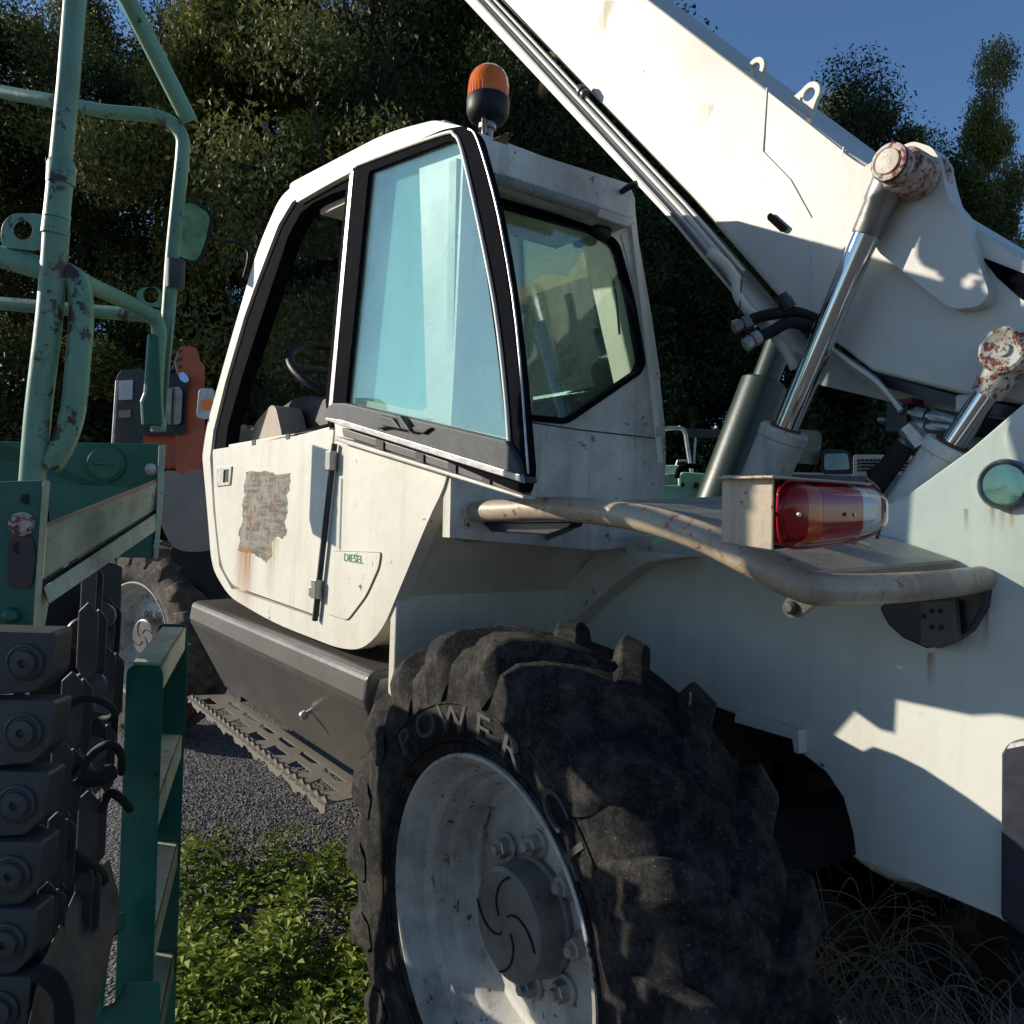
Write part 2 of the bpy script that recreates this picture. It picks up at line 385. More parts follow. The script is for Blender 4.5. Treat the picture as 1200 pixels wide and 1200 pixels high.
# front wall and windscreen
fr = PY([(242,500),(264,420),(302,290),(327,233)], YS)
mb = MB()
for i in range(3):
    a, b = fr[i]+IN*.04+Vector((-.03,0,0)), fr[i+1]+IN*.04+Vector((-.03,0,0)); s2 = Vector((0,-(YS-YF)+.02,0))
    mb.add([a, b, b+s2, a+s2], [(0,1,2,3)])
part(mb, 'windscreen', M['shield'])
fl = PY([(242,500),(241,562)], YS)
part(MB().prism([fl[0]+IN*.036, fl[1]+IN*.036, fl[1]+IN*.036+Vector((-.05,0,0)), fl[0]+IN*.036+Vector((-.05,0,0))], IN*(YS-YF-.04)), 'front_panel', M['white'])
mb = MB()
for i in range(3):
    for yy in (YS-.05, YF+.01): mb.tube([fr[i]+Vector((-.03, yy-YS, 0)), fr[i+1]+Vector((-.03, yy-YS, 0))], .022, 8)
part(mb, 'windscreen_pillars', M['seal'], 40)
# ---- roof
rt_ = PY([(545,149),(512,141),(457,155),(380,195),(338,217),(350,238),(395,212),(460,180),(545,168)], YS)
rt_ = fillet(rt_, [0,.03,.2,.2,.08,0,.2,.2,0], 5)
part(MB().prism([p+Vector((0,.006,0)) for p in rt_], IN*(.50)), 'roof', M['white'], bevel=.008)
hb = PY([(520,139),(470,152),(474,160),(520,150)], YS-.05)
part(MB().prism(hb, IN*.45), 'roof_hatch', M['white'], bevel=.008)
part(MB().prism([p+IN*.05 for p in PY([(540,172),(460,186),(398,216),(356,240),(358,247),(400,226),(460,200),(540,186)], YS)], IN*(.40)), 'headliner', M['headliner'])
rb = PX([(562,158),(584,165),(738,214),(745,232),(746,252),(741,257),(566,197)], XR-.05)
part(MB().prism(rb, (.30,0,0)), 'roof_rear_box', M['white_worn'], bevel=.006)
lip = PX([(566,197),(742,257),(745,262),(735,266),(566,206)], XR-.06)
part(MB().prism(lip, (.10,0,0)), 'roof_lip', M['white_worn'], bevel=.003)
# corrugated conduit below the roof box
a, b = onX(571,206,XR-.075), onX(700,248,XR-.075)
mb = MB(); n_ = 33
pts, rs = [], []
for i in range(n_*2+1):
    pts.append(a.lerp(b, i/(n_*2))); rs.append(.0135 if i % 2 else .008)
part(mb.tube(pts, rs, 12), 'corrugated_conduit', paint('conduit_plastic', (.36,.34,.29), (.15,.13,.1), .6, rust_amt=0, scale=4), 20)
# marker stub on the roof box
c = onX(728,225,XR-.055)
part(MB().tube([c, c+Vector((-.025,0,.004)), c+Vector((-.045,-.01,.008))], [.007,.008,.010], 10), 'roof_bolt', M['black'], 60)
# ---- rear face
rear = PX([(535,185),(600,208),(742,256),(750,290),(762,360),(773,440),(781,520),(779,565),(768,600),(745,640),(700,645),(527,630)], XR)
rear = fillet(rear, [0,0,.01,.1,.1,.1,.1,.05,.05,.05,.02,0], 4)
rh = fillet(PX([(572,230),(700,267),(724,285),(741,345),(755,425),(750,437),(664,496),(590,489)], XR), [.01,.02,.02,.05,.012,.012,.02,.01], 4)
part(MB().prism(rear, (.03,0,0), [rh]), 'cab_rear_panel', M['white_worn'], bevel=.003)
rc = sum(rh, Vector())/len(rh)
part(MB().prism([rc+(p-rc)*1.012+Vector((-.005,0,0)) for p in rh], (.03,0,0), [[rc+(p-rc)*.955+Vector((-.005,0,0)) for p in rh]]), 'rear_window_seal', M['seal'], bevel=.002)
part(MB().prism([p+Vector((.008,0,0)) for p in rh], (.004,0,0)), 'rear_window_glass', M['cabglass'])
# pressed fold along the rear corner
fold = PX([(728,275),(742,330),(758,420),(768,500),(769,512),(774,512),(774,440),(764,370),(752,300),(742,262)], XR-.004)
part(MB().prism(fold, (.006,0,0)), 'corner_fold', M['white_worn'], bevel=.002)
part(MB().prism(PX([(614,493),(680,503),(769,513),(769,514.4),(680,504.4),(614,494.4)], XR-.0015), (.003,0,0)), 'rear_seam', M['black'])
# latch, wiper on rear window
c = onX(705,270,XR-.012)
lt = MB().lathe(c, (-1,0,0), [(0,.018),(.018,.016),(.026,.008),(.028,0),(0,0)], 20).out('window_latch', M['black'], T, smooth=40)
part(MB().tube([onX(716,322,XR+.02), onX(722,345,XR+.02), onX(726,392,XR+.02)], .003, 6), 'gas_strut', M['black'], 60)
# open the far wall end cap
part(MB().prism(PX([(742,256),(773,440),(781,520),(779,565),(745,640)], XR+.03), (.5,0,0)), 'cab_corner_skin', M['white_worn'], bevel=.003) if False else None
# ---- lower door
door = fillet(PY([(249,527),(300,519),(350,510),(391,503),(368,720),(272,686),(259,662),(252,600)], YS+.003), [.02,.3,.1,.012,.012,.06,.06,.2], 5)
part(MB().prism(door, IN*.03), 'door', M['white'], bevel=.004)
sill = PY([(268,521),(386,500),(386,505),(268,526)], YS-.012)
part(MB().prism(sill, IN*.06), 'door_ledge', M['white'], bevel=.002)
hd = part(MB().prism(fillet(PY([(254,548),(271,546),(269,568),(253,570)], YS+.009), .006, 3), IN*.008, [PY([(262,550.5),(268.5,550),(267.5,565),(261,566)], YS+.009)]), 'door_handle', M['zinc'], bevel=.0015)
part(MB().prism(PY([(261.5,550),(269,549.6),(268,565.5),(260.5,566.4)], YS+.004), IN*.003), 'handle_recess', M['black'], parent=hd)
for (x, y) in ((297,518),(337,511)):
    part(MB().prism(PY([(x-2,y-2),(x+2,y-3),(x+2,y+3),(x-2,y+4)], YS+.005), IN*.003), 'door_plug', M['black'])
pp = [(289,552),(300,553),(313,552),(326,556),(340,554),(339,573),(336,580),(337,600),(334,612),(336,624),(331,632),(326,629),(320,633),(317,640),(318,650),(312,660),(306,654),(301,653),(295,647),(289,648),(279,645),(281,632),(279,625),(284,608),(284,592),(287,580),(285,571)]
rnd = random.Random(8); pj = []
for i in range(len(pp)):
    (xa, ya), (xb, yb) = pp[i], pp[(i+1) % len(pp)]
    for t in (0, .25, .5, .75): pj.append((xa+(xb-xa)*t+rnd.uniform(-1.1,1.1), ya+(yb-ya)*t+rnd.uniform(-1.1,1.1)))
part(MB().prism(PY(pj, YS+.0037), IN*.0007), 'peeled_sticker', peel_mat())
decal('rust_run', PY([(276,640),(300,646),(297,722),(270,698)], YS+.0052), M['streak'], T)
decal('rust_run', PY([(312,628),(328,632),(322,700),(306,700)], YS+.0052), M['streak_faint'], T)
# hinge rod, hinges
hr = part(MB().tube([onY(392,520,YS+.012), onY(369,727,YS+.012)], .0085, 12), 'hinge_rod', M['frame'], 50)
for (x, y) in ((388,540),(371,690)):
    part(MB().box(onY(x,y,YS+.016), .034, .022, .055), 'hinge', M['steel'], bevel=.003, parent=hr)
    part(MB().box(onY(x-5,y+3,YS+.016), .02, .016, .03), 'hinge', M['steel'], bevel=.003, parent=hr)
# fuel flap
ff = fillet(PY([(390,646),(447,648),(445,664),(430,698),(408,727),(384,719)], YS+.001), [.01,.008,.03,.03,.02,.012], 4)
fc = sum(ff, Vector())/len(ff)
part(MB().prism([fc+(p-fc)*1.018 for p in ff], IN*.003), 'flap_gap_shade', M['black'])  # black plate stands in for the shaded gap round the flap
flap = part(MB().prism([p+Vector((0,.0035,0)) for p in ff], IN*.005), 'fuel_flap', M['white'], bevel=.0012)
def text(s, name, size, m, parent, mx, depth=.0006, sx=1):
    cu = bpy.data.curves.new(name, 'FONT'); cu.body = s; cu.size = size; cu.extrude = depth; cu.align_x = 'CENTER'; cu.align_y = 'CENTER'
    to = bpy.data.objects.new(name, cu); COL.objects.link(to); bpy.context.view_layer.update()
    me = bpy.data.meshes.new_from_object(to.evaluated_get(bpy.context.evaluated_depsgraph_get())); bpy.data.objects.remove(to)
    me.materials.clear(); me.materials.append(m); me.name = name
    me.transform(mx @ Matrix.Diagonal((sx, 1, 1, 1)))
    return link(name, me, parent)
# frame for writing on a face looking to +Y: text right = -X, up = +Z
def facing_left(p, tilt=0): return Matrix.Translation(p) @ Matrix.Rotation(tilt, 4, 'Y') @ Matrix(((-1,0,0,0),(0,0,1,0),(0,1,0,0),(0,0,0,1)))
text('DIESEL', 'fuel_lettering', .030, M['green_print'], flap, facing_left(onY(414,655,YS+.0052)), sx=1.35)

# ---- opened upper window
YW = -.862
wo_ = fillet(PY([(413,197),(520,151),(545,147),(557,158),(582,250),(603,380),(618,555),(612,578),(600,574),(384,480)], YW), [.01,.03,.03,.03,.2,.2,.03,.01,.01,.01], 5)
wi_ = fillet(PY([(432,201),(529,164),(541,172),(557,235),(580,390),(595,516),(405,472)], YW), [.01,.03,.03,.1,.1,.01,.01], 5)
wf = part(MB().prism(wo_, IN*.022, [wi_]), 'window_frame', M['seal'], bevel=.003)
part(MB().prism([p+IN*.010 for p in wi_], IN*.004), 'window_glass', M['win'])
part(MB().tube(smoothpath(PY([(418,194),(470,174),(522,156),(532,158),(541,175),(561,262),(580,360),(592,460),(597,527)], YW+.003), 4), .0042, 8), 'window_trim', M['white'], 60, parent=wf)
part(MB().tube(smoothpath(PY([(549,151),(560,165),(584,252),(605,380),(619,555)], YW), 4), .0022, 6), 'window_edge', M['zinc'], 60, parent=wf)
part(MB().prism(PY([(414,200),(410,205),(385,478),(389,478)], YW+.002), IN*.02), 'window_edge', M['zinc'], parent=wf)
rail = PY([(379,482),(389,472),(404,472),(592,516),(606,541),(611,566),(400,498),(381,491)], YW+.014)
part(MB().prism(rail, IN*.04), 'window_bottom_rail', M['frame'], bevel=.005)
ridge = PY([(381,489),(400,492),(609,556),(611,566),(400,499),(381,492)], YW+.019)
part(MB().prism(ridge, IN*.01), 'rail_ridge', M['steel'], bevel=.002)
st = PY([(400,501),(610,567),(613,581),(402,511)], YS+.022)
part(MB().prism(st, IN*.022), 'window_trim_strip', M['grey_metal'], bevel=.003)
st = PY([(392,511),(613,581),(613,585),(391,516)], YS+.03)
part(MB().prism(st, IN*.03), 'window_drip_strip', M['white_worn'], bevel=.003)
for x in (440, 487, 525, 565):
    y = 506+(x-400)*.318
    part(MB().prism(PY([(x,y-4),(x+9,y-1),(x+9,y+9),(x,y+6)], YS+.026), IN*.02), 'strip_clip', M['black'])
ha = onY(458,493,YW+.03)
wl = MB().prism(PY([(443,486),(459,490),(469,503),(448,499)], YW+.03), IN*.02).prism(PY([(463,487),(468,487),(480,505),(470,503)], YW+.032), IN*.022).prism(PY([(484,500),(505,501),(496,508),(478,505)], YW+.022), IN*.01)
part(wl, 'window_handle', M['black'], bevel=.002)
part(MB().box(onY(455,498,YW+.02), .09, .012, .012), 'handle_plate', M['frame'], bevel=.002)
# quarter glass behind it
part(MB().prism([p+IN*.012 for p in qhole], IN*.004), 'quarter_glass', M['dust_sheen_glass'])

# ---- mirror, arm and signal lamp
mp = [(214,237),(224,234),(246,246),(250,254),(245,283),(237,305),(228,310),(206,303)]
mr = part(MB().prism(fillet(PD(mp, 2.9), .02, 4), ray(230,270).normalized()*.05), 'mirror_housing', M['black'], bevel=.006)
part(MB().prism(fillet([p-ray(230,270)*.003 for p in PD([(214,240),(224,237),(242,248),(246,256),(241,282),(233,302),(227,306),(208,300)], 2.9)], .02, 4), ray(230,270).normalized()*.006), 'mirror_glass', plain('mirror_painted_foliage', (.20,.26,.10), .06, .9, .6, 9, 0), parent=mr)  # green foliage reflection is put into the mirror's colour
part(MB().tube(smoothpath(PD([(244,279,2.95),(262,282,3.0),(280,284,3.1),(290,292,3.15),(291,306,3.15),(286,325,3.2)]), 5), .007, 8), 'mirror_arm', M['black'], 60)
lampf = PD([(233,455),(252,455),(248,492),(230,490)], 3.25)
part(MB().prism(fillet(lampf, .02, 3), ray(240,470).normalized()*.04), 'signal_lamp', M['zinc'], bevel=.005)
part(MB().prism(fillet([p-ray(240,470).normalized()*.006 for p in PD([(236,468),(249,467),(247,480),(235,480)], 3.25)], .01, 3), ray(240,470)*.006), 'amber_lens', M['lens_amber'], bevel=.003)

# ---- inside the cab
dd = PY([(270,520),(300,497),(345,466),(360,463),(388,468),(392,520),(380,560),(262,560)], -1.12)
part(MB().prism(dd, IN*.36), 'dashboard', M['dash'], bevel=.01)
part(MB().prism(fillet(PY([(288,520),(300,494),(318,474),(323,477),(330,508),(331,520)], -1.0), .03, 3), IN*.10), 'dash_side_panel', M['beigeplastic'], bevel=.008)
sw = onY(400,437,-1.2); ax = Vector((-.62,0,.78))
prof = [(.19+.014*math.cos(t), .014*math.sin(t)) for t in [i*math.pi/4 for i in range(8)]]
part(MB().lathe(sw, ax, prof, 40, closed=True), 'steering_wheel', M['black'], 60)
part(MB().tube([sw, sw-ax*.35], [.03,.04], 12).tube([sw-Vector((0,.18,0)), sw+Vector((0,.18,0))], .012, 8), 'steering_column', M['dash'], 60)
sx_ = 1.86
seat = part(MB().box((sx_+.22,-1.2,1.34), .42, .40, .14), 'seat', M['dash'], bevel=.03, segs=None) if False else None
part(MB().box((sx_+.24,-1.24,1.40), .42, .34, .14), 'seat_cushion', M['dash'], bevel=.03)
part(MB().box((sx_-.02,-1.24,1.52), .11, .34, .38, Matrix.Rotation(-.15, 3, 'Y')), 'seat_backrest', M['dash'], bevel=.03)
part(MB().box((sx_-.05,-1.24,1.76), .10, .24, .15, Matrix.Rotation(-.12, 3, 'Y')), 'headrest', M['beigeplastic'], bevel=.03)
part(MB().tube([onY(318,370,-1.45)+Vector((0,0,-.02)), onY(337,300,-1.45)], .006, 6), 'wiper_arm', M['black'], 60)

# ---- beacon
bc = onX(570,180,1.49)
up_ = Vector((0.0,.0,1))
bz = lambda y: onX(574,y,1.49).z
z0 = bz(178)
bb = Vector((bc.x, bc.y, z0))
k = 1.0
part(MB().lathe(bb, up_, [(0,0),(.028,0),(.03,.012),(.014,.018),(.013,.045),(.02,.048),(.02,.06),(.012,.062),(0,.062)], 20).tube([bb+Vector((-.02,.02,.02)), bb+Vector((-.03,.03,.05)), bb+Vector((-.01,.01,.06))], .005, 8), 'beacon_mount', M['steel'], 40)
b2 = bb+up_*.062
bs_ = part(MB().lathe(b2, up_, [(0,0),(.03,.0),(.042,.008),(.048,.022),(.0485,.05),(.046,.055),(0,.056)], 32), 'beacon_base', M['black'], 40)
pr = [(.0455,.054),(.0462,.07),(.0458,.085),(.043,.100),(.037,.112),(.027,.121),(.014,.1255),(0,.1265)]
dome = part(MB().lathe(b2, up_, pr, 40), 'beacon_lens', M['lens_amber'], 60)
mb = MB()
for i in range(36):
    a = i*math.pi/18; d = Vector((math.cos(a), math.sin(a), 0))
    mb.tube([b2+d*.0452+up_*.056, b2+d*.0452+up_*.072, b2+d*.0435+up_*.09, b2+d*.038+up_*.105], .0016, 5)
part(mb, 'beacon_ribs', M['lens_amber'], 60, parent=dome)
mb = MB(); random.seed(3)
for i in range(7):
    p = bb+Vector((-.03+random.uniform(-.02,.02), random.uniform(-.04,.03), random.uniform(-.03,.02)))
    mb.tube(smoothpath([p, p+Vector((random.uniform(-.02,0), random.uniform(-.03,.03), .02)), p+Vector((random.uniform(-.03,.0), random.uniform(-.03,.03), -.01))], 4), .004, 6)
part(mb, 'beacon_cable', M['rust'], 60)

# ---- toolbox below the door and its step
sec = [(-1.06,1.03),(-.885,1.025),(-.868,1.012),(-.86,.955),(-.866,.935),(-1.015,.655),(-1.10,.64)]
xa, xb = 1.765, 3.40
part(MB().prism([Vector((xa, y, z)) for y, z in sec], (xb-xa,0,0)), 'toolbox', M['grey_metal'], bevel=.01)
part(MB().prism([Vector((xa-.004, y*1, z)) for y, z in [(-1.08,1.01),(-.90,1.005),(-.885,.95),(-1.03,.67),(-1.08,.66)]], (.004,0,0)), 'toolbox_end_cap', M['white_worn'], bevel=.001)
kn = onY(366,832,-.935)
part(MB().lathe(kn, Vector((0,1,-.5)), [(0,.04),(.010,.04),(.014,.034),(.014,.022),(.007,.02),(.007,0)], 16), 'toolbox_knob', M['zinc'], 40)
# serrated grating
zs, y0, y1, x0, x1 = .635, -.868, -1.02, 1.99, 3.40
lp = []; n_ = 52
for i in range(n_+1):
    x = x0+(x1-x0)*i/n_; lp.append(Vector((x, y0+(.012 if i % 2 else 0), zs)))
lp += [Vector((x1-.05, y1, zs)), Vector((x0, y1, zs))]
holes = []
for i in range(7):
    xc = x0+.13+i*.19
    for yc, wy, wx in ((-.915,.040,.07),(-.975,.022,.085)):
        xo = xc+(.07 if yc < -.95 else 0)
        if xo+wx > x1-.03: continue
        holes.append([Vector((xo-wx*.9, yc-wy/2, zs)), Vector((xo-wx*.6, yc+wy/2, zs)), Vector((xo+wx*.6, yc+wy/2, zs)), Vector((xo+wx*.9, yc-wy/2, zs))])
sp = part(MB().prism(lp, (0,0,-.004), holes), 'step_plate', M['step'])
lp = [Vector((x1-.02, y0+.002, zs-.002)), Vector((x0, y0+.002, zs-.002))]
for i in range(57):
    x = x0+(x1-x0)*i/56; lp.append(Vector((x, y0+.002, zs-.026-.008*math.sin(i*.9)-.006*math.sin(i*2.3))))
part(MB().prism(lp, (0,-.004,0)), 'step_flange', M['step'], parent=sp)
mb = MB()
for i in range(26):
    x = x0+.02+(x1-x0-.06)*i/25
    mb.add([(x-.017,y0-.004,zs),(x+.017,y0-.004,zs),(x,y0-.004,zs+.014),(x-.017,y0-.012,zs),(x+.017,y0-.012,zs),(x,y0-.012,zs+.014)], [(0,1,2),(3,5,4),(0,2,5,3),(1,4,5,2)])
part(mb, 'step_teeth', M['step'], parent=sp, kind='stuff')
part(MB().box((2.1,-1.06,.66), .05, .1, .04).box((3.2,-1.06,.66), .05, .1, .04), 'step_brackets', M['black_metal'])

# ---- chassis
YC = -1.50
ch = PY([(658,728),(664,692),(740,650),(860,600),(1020,600),(1060,582),(1135,528),(1200,472),(1330,380),(1330,1170),(1168,1075),(1003,1006),(999,975),(988,935),(968,905),(938,882),(935,860),(865,838),(760,800),(655,768)], YC)
part(MB().prism(ch, IN*.03), 'chassis_side', M['tower'], bevel=.004)
bm_ = PY([(653,727),(663,686),(712,632),(749,627),(742,646),(806,652),(755,660),(728,678),(695,706),(672,728)], -1.44)
part(MB().prism(bm_, IN*.06), 'fender_brace', M['white'], bevel=.004)
fp = [Vector((1.70,-.905,1.40)), Vector((1.70,-1.52,1.40)), Vector((1.70,-1.52,.9)), Vector((1.70,-.905,.93))]
part(MB().prism(fp, (.03,0,0)), 'fender_front_panel', M['white'], bevel=.004)
part(MB().prism([onY(x,y,-1.47) for x,y in [(862,834),(936,856),(937,884),(930,882),(928,866),(860,846)]], IN*.03), 'arch_flange', M['tower'], bevel=.002)
cw = PY([(1172,884),(1180,870),(1330,840),(1330,1200),(1171,1078)], -1.47)
part(MB().prism(cw, IN*.6), 'counterweight', plain('counterweight_paint', (.03,.033,.045), .4), bevel=.01)
part(MB().box((1.5,-2.32,.95), 4.4, .03, .5), 'chassis_side', M['white_worn'])
part(MB().box((2.3,-1.9,1.0), 3.4, .5, .3), 'belly', M['black_metal'])
part(MB().box((1.277,-1.75,.62), .22, 1.0, .2), 'rear_axle', M['black_metal'], bevel=.03)
# pin plugs and runs of rust on the tower
c = onY(1180,568,YC+.002)
pl_ = part(MB().lathe(c, (0,1,0), [(.044,0),(.044,.012),(.040,.016),(.036,.010),(0,.010)], 36), 'pin_plug', M['steel'], 35)
part(MB().lathe(c, (0,1,0), [(.036,.0105),(.034,.013),(0,.0135)], 36), 'plug_face', plain('plug_teal', (.12,.22,.20), .12, .7, .3, 8), 35, parent=pl_)
c = onY(1215,515,YC+.001)
part(MB().lathe(c, (0,1,0), [(.05,0),(.05,.003),(.046,.004),(0,.004)], 36), 'blank_plug', M['tower'], 35)
for (x, y, w_, h_) in ((1162,588,6,30),(1173,592,7,34),(1184,592,6,30),(1131,596,5,30)):
    decal('rust_run', PY([(x-w_/2,y),(x+w_/2,y),(x+w_/2,y+h_),(x-w_/2,y+h_)], YC+.002), M['streak'], T)
decal('rust_run', PY([(1085,765),(1097,765),(1097,810),(1085,810)], YC+.002), M['streak'], T)
decal('rust_run', PY([(1150,700),(1160,700),(1160,760),(1150,760)], YC+.002), M['streak_dark'], T)
# black towing cup under the guard's end
hp = [(1030,712),(1045,700),(1155,690),(1152,712),(1135,740),(1112,756),(1085,760),(1058,748),(1040,732)]
part(MB().prism(PY(hp, YC+.03), IN*.03), 'hitch_plate', M['black_metal'], bevel=.004)
hg = part(MB().prism(PY([(1077,704),(1118,702),(1122,752),(1100,760),(1078,756)], YC+.055), IN*.02), 'hitch_bracket', M['grey_metal'], bevel=.003)
for (x, y) in ((1083,722),(1092,716),(1102,716),(1092,735),(1103,735)):
    part(MB().lathe(onY(x,y,YC+.055), (0,1,0), [(.005,0),(.005,.001),(0,.001)], 10), 'bolt_hole', M['black'], parent=hg)
# small eyelet under the tube
c = onY(928,712,-1.02)
part(MB().prism(fillet(PY([(915,712),(922,700),(940,697),(960,706),(950,712),(935,724),(922,724)], -1.02), .012, 4), IN*.012).lathe(c, (0,1,0), [(.010,0),(.010,.006),(.006,.010),(0,.010)], 16), 'tie_eyelet', M['grey_metal'], bevel=.002)

# ---- guard tube and shelf
YT = -.97
tp = [onY(575,622,-1.12), onY(548,624,-1.03), onY(532,614,YT+.01), onY(552,601,YT)]+PY([(600,598),(650,596),(700,600),(760,609),(820,628),(860,647),(900,667)], YT)
tp += [at(925,680,1.12), onX(955,690,.645), onX(1000,691,.64), onX(1050,689,.64), onX(1100,685,.64), onX(1150,679,.64)]
part(MB().tube(smoothpath(tp, 6), .0235, 20), 'guard_tube', M['beige'], 60)
near = PY([(655,590),(700,594),(760,602),(820,620),(870,643),(925,671)], YT-.01)
far = PY([(862,581),(890,588),(930,599),(990,615),(1050,632),(1120,656)], YC+.004)
mb = MB(); v = []; f = []
for p, q in zip(near, far): v += [p, q, p-Vector((0,0,.006)), q-Vector((0,0,.006))]
for i in range(5): f += [(4*i,4*i+1,4*i+5,4*i+4),(4*i+2,4*i+6,4*i+7,4*i+3),(4*i,4*i+4,4*i+6,4*i+2),(4*i+1,4*i+3,4*i+7,4*i+5)]
f += [(0,2,3,1),(20,21,23,22)]
part(mb.add(v, f), 'guard_shelf', paint('shelf_paint', (.34,.31,.27), (.14,.11,.08), .6, rust_amt=.4, rough=.45, scale=2), bevel=0)
part(MB().prism([onY(x,y,YT-.02) for x,y in [(560,606),(600,612),(672,611),(668,617),(640,627),(575,623)]], IN*.03), 'tube_bracket', M['black_metal'], bevel=.003)
part(MB().tube([onY(668,618,-1.0), onY(640,630,-1.2)], .008, 8), 'bracket_stay', M['black_metal'], 60)
mb = MB()
for (x0_, x1_, y_) in ((955,990,703),(1076,1136,688)):
    pass
# dry leaf litter on the shelf
mb = MB(); random.seed(11)
for i in range(46):
    s_ = random.random(); p = near[3].lerp(near[5], s_)+Vector((random.uniform(-.01,.05), -random.uniform(.01,.05), .004+random.random()*.006))
    a_ = random.uniform(0, 6.3); d = Vector((math.cos(a_), math.sin(a_), random.uniform(-.2,.3))); l_ = random.uniform(.006,.02)
    q = d.cross(Vector((0,0,1)))*l_*.3
    mb.add([p, p+d*l_*.5+q, p+d*l_, p+d*l_*.5-q], [(0,1,2,3)])
LL = MB(); LL.v, LL.f = mb.v, mb.f
o = LL.out('leaf_litter', plain('dry_litter', (.14,.085,.045), .9, 0, .5, 60)); o['kind'] = 'stuff'; o['label'] = 'dry leaf scraps caught on the beige shelf behind the guard tube'; o['category'] = 'leaf litter'

# ---- rear lamp in its sheet housing
XL = .645
h_side = [onX(905,645,XL), onX(906,557,XL), onX(906,557,XL)+Vector((.085,0,.002)), onX(905,645,XL)+Vector((.085,0,.006))]
lampbox = part(MB().prism(h_side, (0,-.004,0)), 'lamp_housing', M['beige'], bevel=.002)
tl, tr = onX(906,557,XL-.01), onX(1022,566,XL-.01)
part(MB().prism([tl, tr, tr+Vector((.095,0,0)), tl+Vector((.095,0,0))], (0,0,-.004)), 'housing_top', M['beige'], bevel=.002, parent=lampbox)
bl, br = onX(908,644,XL+.03), onX(1018,630,XL+.03)
part(MB().prism([onX(907,560,XL+.05), onX(1018,568,XL+.05), br, bl], (.004,0,0)), 'housing_back', M['black'], parent=lampbox)
lo = [(912,578),(918,568),(930,564),(990,567),(1012,569),(1026,577),(1033,592),(1033,608),(1026,622),(1008,631),(985,636),(945,641),(925,640),(914,630),(911,605)]
ctr = onX(970,603,XL)
def slice_lens(xl, xr, name, m, proud):
    top, bot = [], []
    def yr(x, upper):
        P = [(911,605),(912,578),(918,568),(930,564),(990,567),(1012,569),(1026,577),(1033,592),(1034,600)] if upper else [(911,605),(914,630),(925,640),(945,641),(985,636),(1008,631),(1026,622),(1033,608),(1034,600)]
        for i in range(len(P)-1):
            if P[i][0] <= x <= P[i+1][0]:
                t = (x-P[i][0])/max(1e-6, P[i+1][0]-P[i][0]); return P[i][1]+(P[i+1][1]-P[i][1])*t
        return 603
    n = max(3, int((xr-xl)/6)); xs = [xl+(xr-xl)*i/n for i in range(n+1)]
    v, f = [], []; K = 8
    for x in xs:
        yu, yl = yr(x, True), yr(x, False)
        for j in range(K+1):
            t = j/K; y = yu+(yl-yu)*t
            e = 1-(2*t-1)**6; ex = 1-abs((x-972)/63)**8
            v.append(onX(x, y, XL)+Vector((-.028*e*max(0,ex)-proud, 0, 0)))
    for i in range(n):
        for j in range(K): f.append((i*(K+1)+j, i*(K+1)+j+1, (i+1)*(K+1)+j+1, (i+1)*(K+1)+j))
    base = len(v); v += [p+Vector((XL+.03-p.x, 0, 0)) for p in v[:base]]
    for j in range(K):
        f.append((j, j+1, base+j+1, base+j)); k_ = n*(K+1); f.append((k_+j, base+k_+j, base+k_+j+1, k_+j+1))
    for i in range(n):
        a_, b_ = i*(K+1), (i+1)*(K+1); f.append((a_, base+a_, base+b_, b_)); a_ += K; b_ += K; f.append((a_, b_, base+b_, base+a_))
    part(MB().add(v, f), name, m, 50, parent=lampbox)
slice_lens(911.5, 927, 'red_lens', M['lens_red'], 0)
slice_lens(927.3, 943, 'amber_lens', M['lens_band'], 0)
slice_lens(943.3, 990, 'red_lens', M['lens_red'], 0)
slice_lens(990.3, 1012, 'clear_lens', M['lens_clear'], 0)
slice_lens(1012.3, 1033.5, 'red_lens', M['lens_red'], 0)
part(MB().tube(smoothpath([onX(x,y,XL-.008) for x,y in [(911,600),(912,578),(918,568),(930,563),(990,566),(1012,568),(1027,577),(1034,592),(1034,608),(1027,623),(1008,632),(985,637),(945,642),(925,641),(914,631),(911,605)]], 3), .0022, 6), 'lens_gasket', M['lens_red'], 60, parent=lampbox)
for x_ in (935, 1000):
    part(MB().lathe(onX(x_,603,XL-.034), (-1,0,0), [(.003,0),(.003,.003),(0,.003)], 8), 'lens_screw', M['zinc'], 35, parent=lampbox)
part(MB().tube(smoothpath([onX(1014,560,XL+.06), onX(1030,575,XL+.10), onX(1036,600,XL+.08), onX(1028,630,XL+.04)]), .003, 6), 'lamp_wire', M['black'], 60, parent=lampbox)
part(MB().tube([onX(1000,634,XL+.01), onX(1016,640,XL+.01)], .006, 8), 'lamp_screw', M['zinc'], 50, parent=lampbox)

